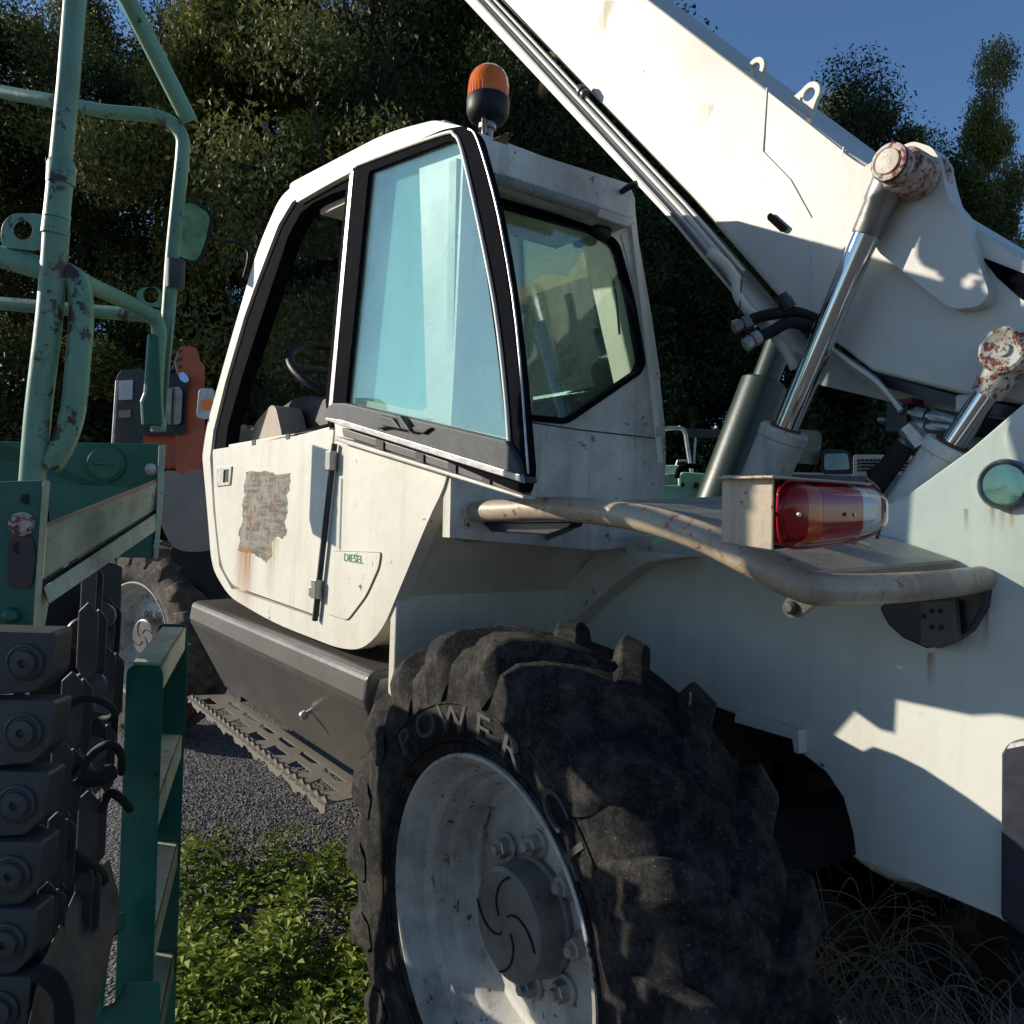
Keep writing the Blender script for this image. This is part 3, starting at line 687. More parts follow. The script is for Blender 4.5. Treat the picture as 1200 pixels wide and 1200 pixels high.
# ---- wheels
W0 = Vector((1.277, -.891, .60))
NL = 19; RT, RC, HW = .593, .560, .30
def tyre_mesh(m, name):
    mb = MB(); Y = Vector((0,1,0))
    pf = [(.334,-.004),(.350,.008),(.385,.024),(.43,.034),(.475,.032),(.52,.020),(.547,-.004),(.560,-.04),(.566,-.10),(.568,-.14),(.566,-.18),(.560,-.235),(.547,-.271),(.52,-.295),(.43,-.309),(.36,-.29),(.334,-.275)]
    mb.lathe((0,0,0), Y, pf, 96)
    for side in (0, 1):
        for k in range(NL):
            base = 2*math.pi*(k+.5*side)/NL
            st = [(-.165,.31,.560,.573,.15),(-.145,.27,.558,.580,.16),(-.115,.21,.556,.588,.16),(-.09,.16,.552,RT,.155),(-.045,.08,.546,RT,.16),(-.005,.03,.53,RT-.003,.16),(.020,.01,.50,RT-.016,.155),(.036,-.005,.475,RT-.045,.145),(.040,-.015,.455,.51,.12),(.037,-.02,.445,.47,.09)]
            if side: st = [(-.275-y_, p_, a_, b_, w_) for y_, p_, a_, b_, w_ in st]
            v = []; f = []
            for y_, ph, ra, rb_, w_ in st:
                ya = y_ if abs(y_+.15) < .16 else (.020 if not side else -.32)
                for rr, ww, yy in ((ra, w_*1.22, y_), (rb_, w_*.70, y_)):
                    for sgn in (-1, 1):
                        an = base+ph+sgn*ww/2*(1 if rr > .4 else 1)
                        v.append((rr*math.cos(an), yy, rr*math.sin(an)))
            n = len(st)
            for i in range(n-1):
                a = 4*i; b = a+4
                f += [(a+2,a+3,b+3,b+2),(a,a+2,b+2,b),(a+1,b+1,b+3,a+3)]
            f += [(0,1,3,2),(4*n-4,4*n-2,4*n-1,4*n-3)]
            mb.add(v, f)
    me = mesh_of(name, mb.v, mb.f, m); bm = bmesh.new(); bm.from_mesh(me); bmesh.ops.recalc_face_normals(bm, faces=bm.faces); bm.to_mesh(me); bm.free()
    for p in me.polygons: p.use_smooth = True
    me.set_sharp_from_angle(angle=math.radians(38))
    return me
def rr_in(y): return True
TY = tyre_mesh(M['tyre'], 'tyre'); TYM = TY.copy(); TYM.materials.clear(); TYM.materials.append(M['muddytyre'])
rimp = [(.334,-.02),(.343,.0),(.341,.009),(.334,.010),(.326,.002),(.320,-.012),(.314,-.03),(.309,-.048),(.300,-.056),(.294,-.062),(.288,-.085),(.283,-.098),(.276,-.102),(.270,-.112),(.262,-.135),(.256,-.150),(.246,-.153),(.235,-.150),(.22,-.142),(.19,-.138),(.10,-.138),(.08,-.138),(0,-.138)]
rm = MB().lathe((0,0,0), (0,1,0), rimp, 96); RIM = mesh_of('rim', rm.v, rm.f, M['rim'], 30)
def fixn(me):
    bm = bmesh.new(); bm.from_mesh(me); bmesh.ops.recalc_face_normals(bm, faces=bm.faces); bm.to_mesh(me); bm.free()
hc = MB().lathe((0,0,0), (0,1,0), [(.118,-.137),(.118,-.125),(.110,-.122),(.109,-.085),(.110,-.080),(.108,-.062),(.1,-.057),(0,-.056)], 56); HC = mesh_of('hub_cap', hc.v, hc.f, M['hubcap'], 30)
rc_ = MB()
for k in range(4):   # curved raised ribs on the cap
    pts = []
    for j in range(10):
        t = j/9; a = k*math.pi/2+.5+1.25*t; r = .022+.078*t
        pts.append(Vector((r*math.cos(a), -.0555, r*math.sin(a))))
    rc_.tube(pts, .0024, 6)
RIBS = mesh_of('cap_rib', rc_.v, rc_.f, M['black'], 60)
nm = MB().lathe((0,0,0), (0,1,0), [(.0235,0),(.0235,.006),(.019,.007),(0,.007)], 20).lathe((0,.007,0), (0,1,0), [(.0165,0),(.0165,.016),(.0145,.018),(.009,.018),(.009,.026),(0,.026)], 6)
NUT = mesh_of('wheel_nut', nm.v, nm.f, M['zinc'], 35)
for me in (RIM, HC, NUT): fixn(me)
def wheel(pos, spin, name, tyre=TY, flip=False):
    w_ = link(name, tyre, T); w_.location = pos-TB; w_.rotation_euler = (0, spin, math.pi if flip else 0)
    bv = w_.modifiers.new('bevel', 'BEVEL'); bv.width = .007; bv.segments = 2; bv.angle_limit = math.radians(40)
    r_ = link('rim', RIM, w_); h_ = link('hub_cap', HC, w_); link('cap_rib', RIBS, w_)
    for k in range(8):
        a = k*math.pi/4+.06; n = link('wheel_nut', NUT, w_); n.scale = (1.25,)*3; n.location = (.145*math.cos(a), -.137, .145*math.sin(a)); n.rotation_euler = (0, .3*k, 0)
    return w_
w1 = wheel(W0, .06, 'wheel')
XF = 5.2
fw = wheel(Vector((XF, -1.0, .60)), .5, 'wheel', TYM); fw.rotation_euler.z = .38
wheel(Vector((1.277, -2.55, .60)), .2, 'wheel', TY, True)
wheel(Vector((XF, -2.55, .60)), .7, 'wheel', TYM, True)
# lettering on the tyre, in a raised arc
def arc_pt(r, a, y): return W0+Vector((r*math.cos(a), y, r*math.sin(a)))
a0 = math.radians(140)
mb = MB(); 
def side_y(r): return .014+(r-.35)*.30 if r < .385 else .033
word = 'POWER CL'; adv = [0, .25, .52, .79, 1.02, 1.2, 1.36, 1.58]
c0 = math.radians(49)      # angle at which the word starts, measured from +X (towards the front) upwards
ys_ = .032
for ch_, ad_ in zip(word, adv):
    if ch_ == ' ': continue
    a = c0+ad_
    p = arc_pt(.410, a, .0315)
    mx = Matrix.Translation(p) @ Matrix.Rotation(-a+math.pi/2, 4, 'Y') @ Matrix(((-1,0,0,0),(0,0,1,0),(0,1,0,0),(0,0,0,1)))
    text(ch_, 'tyre_letter', .075, M['lettertyre'] if 'lettertyre' in M else M['tyre'], w1, Matrix.Identity(4), .004, 1.5)
    o = bpy.data.objects[-1] if False else None
    last = [ob for ob in w1.children if ob.name.startswith('tyre_letter')][-1]
    last.matrix_local = Matrix.Rotation(.06, 4, 'Y').inverted() @ Matrix.Translation(-W0) @ mx
for rr in (.372, .445):
    pts = [Matrix.Rotation(.06, 3, 'Y').inverted() @ Vector((rr*math.cos(c0-.14+2.0*i/24), side_y(rr)+.001, rr*math.sin(c0-.14+2.0*i/24))) for i in range(25)]
    mb.tube(pts, .003, 6)
mb.out('tyre_panel_edge', M['tyre'], w1, 60)
for rr in (.362, .372):
    MB().lathe((0,0,0), (0,1,0), [(rr-.003,.012+(rr-.35)*.5),(rr,.016+(rr-.35)*.5),(rr+.003,.012+(rr-.35)*.5)], 96).out('tyre_ring', M['tyre'], w1, 60)
vs_ = MB().tube([Vector((-.1,-.12,-.262)), Vector((-.105,-.06,-.27)), Vector((-.12,-.03,-.27))], [.009,.008,.006], 10)
vs_.out('valve', M['black'], w1, 60)

# ---- front mudguard with flap
mg = [at(x,y,4.6) for x,y in [(186,560),(192,552),(205,551),(216,557),(226,551),(245,550),(260,560),(262,640),(240,647),(205,646),(190,620),(183,590)]]
part(MB().prism(fillet(mg, .08, 4), ray(220,600).normalized()*.5), 'mudguard', M['guard'], bevel=.05, segs=4)
part(MB().prism(fillet([at(x,y,4.62) for x,y in [(198,640),(262,640),(265,706),(215,708),(203,700)]], .04, 3), ray(220,600).normalized()*.03), 'mud_flap', M['black'], bevel=.01)

# ---- boom
YB = -1.66
def ext(p, q, d):   # carry the line p->q on by d metres
    return q+(q-p).normalized()*d
b0, b1 = onY(807,230,YB), onY(600,15,YB)
t0_, t1_ = onY(1000,180,YB), onY(763,0,YB)
bt, tt = ext(b0, b1, 2.2), ext(t0_, t1_, 2.2)
side = [tt, t0_, onY(1107,244,YB), onY(1197,296,YB), onY(1330,372,YB), onY(1330,500,YB), onY(1200,474,YB), onY(1130,463,YB), onY(1022,436,YB), onY(985,405,YB), onY(925,365,YB), b0, bt]
BW = .42
bsolid = MB().prism(side, IN*BW)
part(bsolid, 'boom', M['boom'], bevel=.016, segs=3)
# doubler plates welded on the side
dz = .004
d1 = [onY(x,y,YB+dz) for x,y in [(899,106),(894,178),(900,187),(926,211),(934,222),(953,258),(951,384),(985,405),(1022,434),(1130,461),(1200,472),(1330,497),(1330,378),(1197,300),(1107,249),(1000,186)]]
part(MB().prism(d1, IN*dz*.98), 'boom_doubler', M['boom'], bevel=.0015)
d2 = [onY(x,y,YB+dz*2) for x,y in [(988,178),(982,210),(960,228),(951,258),(951,384),(985,404),(1022,432),(1130,459),(1200,470),(1330,494),(1330,382),(1197,303),(1107,253),(1002,188)]]
part(MB().prism(d2, IN*dz*.98), 'boom_doubler', M['boom'], bevel=.0015)
part(MB().tube([onY(899,103,YB+.004), onY(894,178,YB+.005), onY(926,211,YB+.005), onY(952,258,YB+.005)], .0028, 6).tube([onY(989,172,YB+.004), onY(984,208,YB+.004)], .0028, 6), 'weld_seam', M['boom'], 60)
part(MB().prism(fillet(PY([(899,252),(903,249),(922,266),(919,271),(915,272),(899,257)], YB+.0092), .003, 2), IN*.004), 'boom_slot_shade', M['void'])  # flat black plate, the slot's inner shade is its colour
decal('rust_run', PY([(705,0),(722,0),(700,70),(680,70)], YB+.003), M['streak_faint'], T)
decal('rust_run', PY([(946,137),(952,142),(940,163),(930,158)], YB+.003), M['streak'], T)
# upper lip of the box (dark in shade) and lifting eyes
for (x, y, s_) in ((880,88,1.0),(943,118,1.0)):
    c = onY(x, y, YB-.05); dr = (t1_-t0_).normalized(); nr = Vector((-dr.z, 0, dr.x)); nr = nr if nr.z > 0 else -nr
    lp_ = [c+dr*(.030*math.cos(a))+nr*(.030*math.sin(a)+.016) for a in [i*math.pi/10 for i in range(11)]]+[c-dr*.05-nr*.03, c+dr*.05-nr*.03]
    hl_ = [c+dr*(.016*math.cos(a))+nr*(.016*math.sin(a)+.016) for a in [i*math.pi/8 for i in range(16)]]
    part(MB().prism(lp_, IN*.014, [hl_]), 'lifting_eye', M['boom'], bevel=.002)
# lower guide rail and hydraulic pipes along the boom
u_ = (b1-b0).normalized(); q0 = onY(925,422,YB+.05); 
rl = [ext(onY(793,267,YB+.04), onY(600,60,YB+.04), 2.2), onY(600,60,YB+.04), onY(793,267,YB+.04), onY(820,300,YB+.04), onY(905,400,YB+.04), onY(925,425,YB+.04), onY(932,412,YB+.04), onY(812,268,YB+.04), onY(610,50,YB+.04)]
rl.append(ext(onY(812,268,YB+.04), onY(610,50,YB+.04), 2.2))
part(MB().prism(rl, IN*.12), 'boom_guide_rail', M['boom'], bevel=.004)
def run(pts, Y, r, name, m, n=10, extend=2.2, sub=1):
    p = PY(pts, Y); p = [ext(p[1], p[0], extend)]+p if extend else p
    return part(MB().tube(smoothpath(p, 6) if sub > 1 else p, r, n), name, m, 60)
run([(606,38),(800,247),(870,330)], YB+.03, .008, 'hydraulic_pipe', M['boom'])
run([(604,26),(804,240),(872,318)], YB+.025, .005, 'hydraulic_pipe', M['boom'])
run([(602,46),(795,258),(865,342)], YB+.045, .006, 'hydraulic_pipe', M['grey_metal'])
f0 = onY(683,108,YB+.03)
part(MB().lathe(f0-u_*.02, u_, [(.0,0),(.015,0),(.015,.012),(.011,.013),(.011,.02),(.018,.021),(.018,.036),(.013,.037),(.013,.05),(0,.05)], 12), 'pipe_fitting', M['grey_metal'], 35)
# the underside rail line continues to the pivot
ul = PY([(1005,415),(1022,436),(1130,466),(1200,478),(1330,503),(1330,520),(1200,493),(1128,480),(1015,447)], YB-.02)
part(MB().prism(ul, IN*.2), 'boom_underside', M['black_metal'])
wp = PY([(948,448),(975,412),(990,418),(1068,462),(1200,490),(1200,560),(1100,545),(1040,470)], YB-.08)
part(MB().prism(wp, IN*.05), 'boom_inner_plate', M['boom'])

part(MB().prism(PY([(1150,301),(1204,322),(1260,345),(1260,385),(1196,350),(1168,325)], YB+.0125), IN*.004), 'boom_opening_shade', M['void'])  # black plate laid on the face stands in for the shaded gap
for q_ in ([(820,120),(832,120),(812,170),(802,166)], [(1010,215),(1018,217),(1012,262),(1004,258)], [(640,60),(655,62),(640,120),(628,110)]):
    decal('grime_run', PY(q_, YB+.0125), M['streak_faint'], T)
# ---- big bracket for the lift cylinder head
YK = -1.615
bkl = [(1003,202),(1012,196),(1040,178),(1070,165),(1092,172),(1101,186),(1107,215),(1114,237),(1122,244),(1131,262),(1140,288),(1152,322),(1159,344),(1153,354),(1143,360),(1118,362),(1108,358),(1030,296),(1012,262),(1008,236)]
part(MB().prism(fillet(PY(bkl, YK), .012, 3), IN*.055), 'boom_bracket', M['boom'], bevel=.005)
pc = onY(1040,189,-1.49)
pn = part(MB().lathe(pc, (0,-1,0), [(0,.002),(.024,.0),(.0255,.003),(.030,.0),(.036,.002),(.036,.035),(.032,.038),(.032,.05),(.042,.052),(.045,.06),(.045,.12),(.041,.125),(.041,.14),(.052,.142),(.052,.16)], 40), 'pivot_pin', M['rustpin'], 35)
part(MB().lathe(pc+Vector((0,.002,0)), (0,1,0), [(.0245,-.002),(.0235,.0005),(0,.001)], 30), 'pin_cap', paint('pin_cap', (.6,.55,.45), (.3,.15,.06), .8, rust=(.3,.09,.02), rust_amt=1.4, scale=8), 35, parent=pn)
part(MB().lathe(pc+Vector((0,-.005,0)), (0,-1,0), [(.031,0),(.037,.001),(.037,.006),(.031,.007)], 40), 'pin_ring', M['redrust'], 35, parent=pn)
YR = -1.58
ra, rb2 = onY(1048,196,YR), onY(918,508,YR); dr = (rb2-ra).normalized()
part(MB().lathe(ra+dr*.0, dr, [(.034,0),(.034,.07),(.031,.075),(.031,.135),(.0295,.138)], 32), 'rod_head', M['steel'], 35)
part(MB().lathe(ra+dr*.135, dr, [(.0285,0),(.0285,(rb2-ra).length-.10)], 40), 'lift_rod', M['chrome'], 60)
bs2 = rb2+dr*.0
part(MB().lathe(bs2, dr, [(.030,-.012),(.052,-.012),(.057,-.006),(.057,.012),(.054,.016),(.054,.5),(0,.5)], 40), 'lift_barrel', M['white_worn'], 35)
part(MB().lathe(bs2, dr, [(.0285,-.016),(.036,-.016),(.036,-.011),(.0285,-.011)], 40), 'barrel_seal', M['redrust'], 35)
part(MB().tube([bs2+dr*.06+Vector((.058,.0,0)), bs2+dr*.4+Vector((.058,0,0))], .010, 8), 'barrel_pipe', M['white_worn'], 60)
# second cylinder
YR2 = -1.60
ea, eb = onY(1188,414,YR2), onY(1112,528,YR2); d2_ = (eb-ea).normalized()
e_ = part(MB().lathe(ea+Vector((0,.05,0)), (0,-1,0), [(0,.0),(.012,0),(.012,.006),(.028,.004),(.036,.0),(.042,.004),(.042,.08),(0,.08)], 32), 'cylinder_eye', M['rustpin'], 35)
part(MB().lathe(ea, d2_, [(.032,.02),(.033,.06),(.029,.07),(.028,.085)], 28), 'cylinder_eye_neck', M['rustpin'], 35)
part(MB().lathe(ea, d2_, [(.0235,.08),(.0235,(eb-ea).length+.02)], 32), 'tilt_rod', M['chrome'], 60)
part(MB().lathe(eb, d2_, [(.026,-.012),(.048,-.012),(.052,-.006),(.052,.01),(.049,.014),(.049,.5),(0,.5)], 36), 'tilt_barrel', M['white_worn'], 35)
part(MB().lathe(eb, d2_, [(.024,-.016),(.034,-.016),(.034,-.01)], 36), 'barrel_seal', M['redrust'], 35)
# port block and hoses on it
def lt(p, q, prof, name, m, n=14, sm=35):
    p, q = Vector(p), Vector(q); ln = (q-p).length
    return part(MB().lathe(p, (q-p), [(r, t*ln) for r, t in prof], n), name, m, sm)
YH = -1.58
lt(onY(1072,512,YH), onY(1046,537,YH), [(0,0),(.016,0),(.016,.25),(.020,.26),(.020,.7),(.016,.72),(.016,1),(0,1)], 'hose_fitting', M['steel'])
lt(onY(1062,500,YH+.01), onY(1080,522,YH), [(0,0),(.018,0),(.018,.4),(.022,.42),(.022,1),(0,1)], 'hose_fitting', M['zinc'], 6)
lt(onY(1060,522,YH+.02), onY(1022,575,YH+.02), [(0,0),(.021,0),(.021,1),(0,1)], 'hose_sleeve', M['hose'])
lt(onY(1046,537,YH), onY(1020,556,YH-.02), [(0,0),(.010,0),(.010,1),(0,1)], 'hydraulic_hose', M['hose'])
part(MB().box(onY(1058,490,-1.70), .05, .06, .07), 'valve_block', M['black_metal'], bevel=.004)
part(MB().box(onY(1063,472,-1.69), .045, .05, .012), 'valve_label', M['redrust'])
for (y0_, y1_) in ((483,492),(498,500)):
    lt(onY(1066,y0_,-1.68), onY(1125,y1_+4,-1.68), [(0,0),(.010,0),(.010,.1),(.017,.12),(.017,.35),(.012,.37),(.012,.45),(.019,.47),(.019,.9),(.015,1),(0,1)], 'hose_coupling', M['steel'], 10)
    part(MB().tube(smoothpath(PY([(1112,y1_),(1160,y1_+6),(1230,y1_+20)], -1.69)), .014, 8), 'hydraulic_hose', M['hose'], 60)
lt(onY(1030,492,-1.70), onY(1052,493,-1.70), [(0,0),(.008,0),(.008,1),(0,1)], 'hose_stub', M['steel'])
part(MB().box(onY(1134,473,-1.68), .035, .03, .035), 'stop_block', M['boom'], bevel=.003)
for k_, (ya, yb, mt) in enumerate(((412,473,'boom'),(413,470,'steel'),(415,468,'boom'),(409,476,'zinc'))):
    part(MB().tube(smoothpath(PY([(975,ya-2),(1000,ya+16),(1030,ya+38),(1056,yb+8)], YB+.03-.012*k_)), .0055, 8), 'hydraulic_pipe', M[mt], 60)
# hoses hanging below the boom to the left of the rod
hp1 = [at(955,374,1.80), at(930,366,1.80), at(900,369,1.80), at(878,376,1.82), at(868,384,1.84)]
hp2 = [at(950,383,1.79), at(925,378,1.79), at(905,388,1.80), at(888,396,1.80)]
for h in (hp1, hp2): part(MB().tube(smoothpath(h), .0135, 12), 'hydraulic_hose', M['hose'], 60)
lt(at(880,376,1.82), at(857,385,1.82), [(0,0),(.017,0),(.017,.4),(.012,.42),(.012,.55),(.016,.57),(.016,.9),(0,1)], 'hose_coupling', M['steel'], 8)
lt(at(890,394,1.80), at(872,405,1.80), [(0,0),(.017,0),(.017,.4),(.012,.42),(.016,.57),(.016,.95),(0,1)], 'hose_coupling', M['zinc'], 8)
part(MB().tube(smoothpath([at(x,y,1.84) for x,y in [(830,295),(850,310),(862,330),(864,345),(875,362),(900,385),(920,410),(932,432)]]), .012, 10), 'hydraulic_pipe', M['boom'], 60)
part(MB().tube(smoothpath([at(x,y,1.83) for x,y in [(870,322),(868,345),(866,370)]]), .0015, 5), 'cable_tie', M['black'], 60)
lt(at(915,345,1.79), at(925,362,1.79), [(0,0),(.014,0),(.014,.3),(.017,.32),(.017,1),(0,1)], 'pipe_clamp', M['black_metal'], 10)

# ================================================================== the green crawler on the left
GB = at(60,1200,1.6); GB.z = 0
K = thing('crawler_machine', 'faded green crawler machine with tall tube rails and steel tracks beside the ladder', 'crawler', GB)
def gp(mb, name, m, smooth=None, bevel=0, parent=None, **kw): return mb.out(name, m, parent or K, smooth, bevel, **kw)
def gt(pts, r, name, m, sub=5, n=14, parent=None, f=None):
    f = f or ak; P = [f(*p) for p in pts]; k = DF(pts[-1][2])/pts[-1][2] if f is ak else 1
    return gp(MB().tube(smoothpath(P, sub) if sub > 1 else P, r*k, n), name, m, 60, parent=parent)
def DF(d): return d if d < 1.35 else 1.35+(d-1.35)*.4
def ak(x, y, d): return at(x, y, DF(d))
AW = Vector((1, 0, 0))
gt([(99,-130,1.35),(88,0,1.35),(80,100,1.35),(70,200,1.35)], .0178, 'post', M['mint'], 1, 18)
gt([(72,196,1.35),(72,196,1.349),(71,216,1.35)], .0225, 'post_collar', M['mint'], 1, 18)
gt([(70,216,1.35),(66,256,1.35)], .0205, 'post_sleeve', M['mint'], 1, 18)
gt([(67,250,1.36),(64,275,1.36)], .0215, 'post_collar', M['mint'], 1, 18)
gt([(66,268,1.37),(58,370,1.38),(45,480,1.39),(38,565,1.40)], .0215, 'post', M['mint'], 4, 18)
gt([(127,-40,1.6),(150,0,1.7),(222,142,1.95)], .0205, 'diagonal_rail', M['mint'], 1, 14)
gt([(-60,90,2.2),(0,107,2.1),(60,118,2.0),(120,130,1.95),(175,135,1.95),(200,143,1.95),(213,160,1.95),(214,180,1.96),(209,230,1.97),(202,300,1.98),(197,370,1.98),(190,440,1.98),(186,505,1.98)], .0165, 'rail_hoop', M['mint'], 5, 14)
gt([(206,305,1.975),(205,338,1.975)], .0225, 'hoop_sleeve', M['frame'], 1, 14)
gt([(-30,296,1.42),(10,303,1.42),(50,315,1.42),(80,322,1.42),(93,340,1.42),(95,380,1.42),(91,430,1.42),(86,480,1.42),(74,520,1.42),(58,546,1.42)], .0205, 'rail_hoop', M['mint'], 5, 16)
gt([(88,322,1.43),(102,332,1.5),(140,350,1.7),(175,368,1.85),(186,385,1.9),(184,420,1.9),(182,470,1.9),(186,505,1.9)], .0175, 'side_rail', M['mint'], 5, 14)
gt([(-40,352,2.1),(50,360,2.0),(185,371,1.9)], .0165, 'cross_rail', M['mint'], 1, 12)
def lug(pts, hole_c, hr, d, th):
    loop = fillet([ak(x,y,d) for x,y in pts], .02, 4); c = ak(*hole_c, d)
    e1 = ROT @ Vector((1,0,0)); e2 = ROT @ Vector((0,1,0))
    h = [c+(e1*math.cos(a)+e2*math.sin(a))*hr for a in [i*math.pi/8 for i in range(16)]]
    return MB().prism(loop, ray(*hole_c)*th, [h])
gp(lug([(0,290),(2,262),(14,250),(54,250),(52,295)], (27,270), .0165, 1.38, .015), 'lashing_eye', M['mint'], bevel=.002)
gp(lug([(158,348),(164,337),(190,336),(190,362),(176,358)], (177,346), .016, 1.9, .015), 'lashing_eye', M['mint'], bevel=.002)
gp(MB().prism([ak(x,y,1.86) for x,y in [(173,390),(186,392),(190,500),(166,500),(164,470),(168,460)]], ray(175,450)*.04), 'rail_shroud', M['teal'], bevel=.006)
gp(MB().prism([ak(x,y,1.955) for x,y in [(190,366),(203,372),(194,500),(184,500)]], ray(190,450)*.02), 'rail_plate', M['mint'], bevel=.003)
# bulkhead behind the bay and its filler cap
bkp = [ak(x,y,d) for x,y,d in [(-80,510,1.95),(0,517,1.95),(190,520,2.05),(188,600,2.05),(-80,600,1.95)]]
bh = gp(MB().prism(bkp, ray(90,560)*.03), 'bulkhead', M['teal'], bevel=.004)
gp(MB().prism([ak(x,y,2.0) for x,y in [(58,567),(188,572),(188,620),(58,650)]], ray(90,600)*.02), 'bulkhead', M['teal'])
c = ak(122,543,1.98); ax = -ray(122,543).normalized()
fcap = gp(MB().lathe(c, ax, [(.037,-.01),(.037,.004),(.031,.006),(.030,.012),(0,.012)], 30), 'filler_cap', M['teal'], 35)
gp(MB().box(c+ax*.013, .012, .035, .006), 'cap_grip', M['teal'], parent=fcap, bevel=.001)
lt_ = MB().lathe(ak(177,550,1.99), -ray(177,550).normalized(), [(.012,0),(.012,.01),(.006,.012),(0,.012)], 12); gp(lt_, 'bolt', M['zinc'], 35)
# front corner plate with bolts
cp = [ak(x,y,1.2) for x,y in [(-90,560),(0,564),(53,562),(45,640),(38,792),(0,796),(-90,800)]]
cor = gp(MB().prism(cp, ray(0,680)*.03), 'corner_plate', M['teal'], bevel=.004)
ed = [ak(50,563,1.195), ak(59,563,1.22), ak(49,690,1.22), ak(44,792,1.21), ak(35,793,1.195), ak(41,690,1.195)]
gp(MB().prism(ed, ray(50,680)*.02), 'plate_edge', M['palegreen'], bevel=.002)
for (x, y, r_, m_) in ((31,585,.008,'black'),(26,614,.018,'rustpin'),(24,642,.010,'black'),(13,721,.012,'teal'),(8,772,.012,'teal')):
    gp(MB().lathe(ak(x,y,1.199), -ray(x,y).normalized(), [(r_,-.005),(r_,.008 if m_ != 'black' else .001),(r_*.6,.014 if m_ != 'black' else .0015),(0,.014 if m_ != 'black' else .0015)], 20), 'bolt', M[m_], 35, parent=cor)
gp(MB().prism(fillet([ak(x,y,1.197) for x,y in [(12,630),(22,624),(38,628),(42,655),(36,690),(10,690),(8,655)]], .01, 3), ray(25,650)*.004), 'scorched_patch', paint('scorched', (.05,.025,.02), (.03,.03,.03), .6, rust_amt=.8), parent=cor)
# side beam running back
def quad_prism(pts, vec): return MB().prism([ak(*p) for p in pts], vec)
sb = gp(quad_prism([(55,617,1.24),(187,564,1.98),(182,597,1.98),(50,679,1.24)], ray(110,620)*.02), 'side_beam', M['palegreen'], bevel=.002)
gp(quad_prism([(54,613,1.245),(187,560,1.985),(187,565,1.98),(55,618,1.24)], ray(100,600)*.06), 'beam_top_edge', paint('rusty_edge', (.30,.16,.10), (.1,.05,.03), .6, rust=(.22,.07,.035), rust_amt=1.4, scale=3), parent=sb)
gp(quad_prism([(51,688,1.225),(183,601,1.96),(184,621,1.96),(57,708,1.225)], ray(100,640)*.015), 'beam_lower_lip', M['palegreen'], bevel=.002)
gp(quad_prism([(52,680,1.25),(182,598,1.99),(183,603,1.99),(52,690,1.25)], ray(100,640)*.02), 'beam_groove', M['black'])
for (xa_, ya_, xb_, yb_, d_) in ((91,657,112,645,1.43),(121,637,136,628,1.57),(74,668,80,664,1.33)):
    gp(quad_prism([(xa_,ya_-5,d_),(xb_,yb_-5,d_+.06),(xb_,yb_+3,d_+.06),(xa_,ya_+4,d_)], ray(100,640)*.01), 'beam_patch', M['beige'], parent=sb)
gp(quad_prism([(186,522,1.95),(194,521,1.97),(190,600,1.97),(185,655,1.96),(180,655,1.95),(183,600,1.95)], ray(186,590)*.02), 'end_plate', M['palegreen'], bevel=.002)
gp(quad_prism([(138,653,1.85),(181,619,1.97),(179,654,1.97)], ray(160,640)*.03), 'gusset', M['teal'], bevel=.002)
gp(quad_prism([(47,690,1.22),(57,708,1.25),(48,760,1.25),(41,792,1.22)], ray(50,740)*.02), 'corner_return', M['palegreen'], bevel=.002)

# track: stacked shoes with pin bosses
shoes = [(30,776,1.10),(28,858,1.09),(20,942,1.08),(14,1024,1.07),(7,1104,1.06),(0,1184,1.05),(-8,1262,1.04)]
sl_ = [(-.11,-.045),(.042,-.042),(.036,.018),(.012,.042),(-.04,.046),(-.11,.046)]
e1, e2, e3 = ROT @ Vector((1,0,0)), ROT @ Vector((0,1,0)), ROT @ Vector((0,0,1))
smb = MB().prism([e1*x+e2*y for x, y in fillet([Vector((x,y,0)) for x,y in sl_], .006, 2) and [(v.x, v.y) for v in fillet([Vector((x,y,0)) for x,y in sl_], .006, 2)]], e3*.045)
SHOE = mesh_of('track_shoe', smb.v, smb.f, M['trackgrey']); fixn(SHOE)
bmh = MB().lathe((0,0,0), -e3, [(.026,-.01),(.026,.003),(.023,.005),(.021,.003),(.018,.003),(.017,.008),(.006,.009),(.005,.004),(0,.004)], 28); BOSS = mesh_of('pin_boss', bmh.v, bmh.f, M['trackgrey'], 35); fixn(BOSS)
def chev(x0_, y0_, w_, h_, sk):  # outline of a grouser seen edge-on
    return [(x0_, y0_+h_*.12), (x0_+w_*.5, y0_), (x0_+w_, y0_+h_*.14), (x0_+w_-sk, y0_+h_*.86), (x0_+w_*.5-sk, y0_+h_), (x0_-sk, y0_+h_*.8)]
for i, (x, y, d_) in enumerate(shoes):
    s_ = link('track_shoe', SHOE, K); s_.location = at(x,y,d_)-GB
    s_.modifiers.new('bevel', 'BEVEL').width = .003; s_.rotation_euler = (random.uniform(-.03,.03), random.uniform(-.06,.06), random.uniform(-.04,.04))
    b_ = link('pin_boss', BOSS, s_); b_.location = -e3*.0005
random.seed(5)
cols = [(92,705,96,1.38,24),(72,786,100,1.28,26),(112,756,90,1.48,24),(60,868,92,1.2,26),(120,700,80,1.60,16),(56,950,94,1.17,24),(102,840,92,1.38,24),(112,800,80,1.55,20),(44,1032,88,1.12,24),(96,655,90,1.50,18),(36,1112,88,1.1,24),(92,925,90,1.30,24),(88,1010,88,1.24,22)]
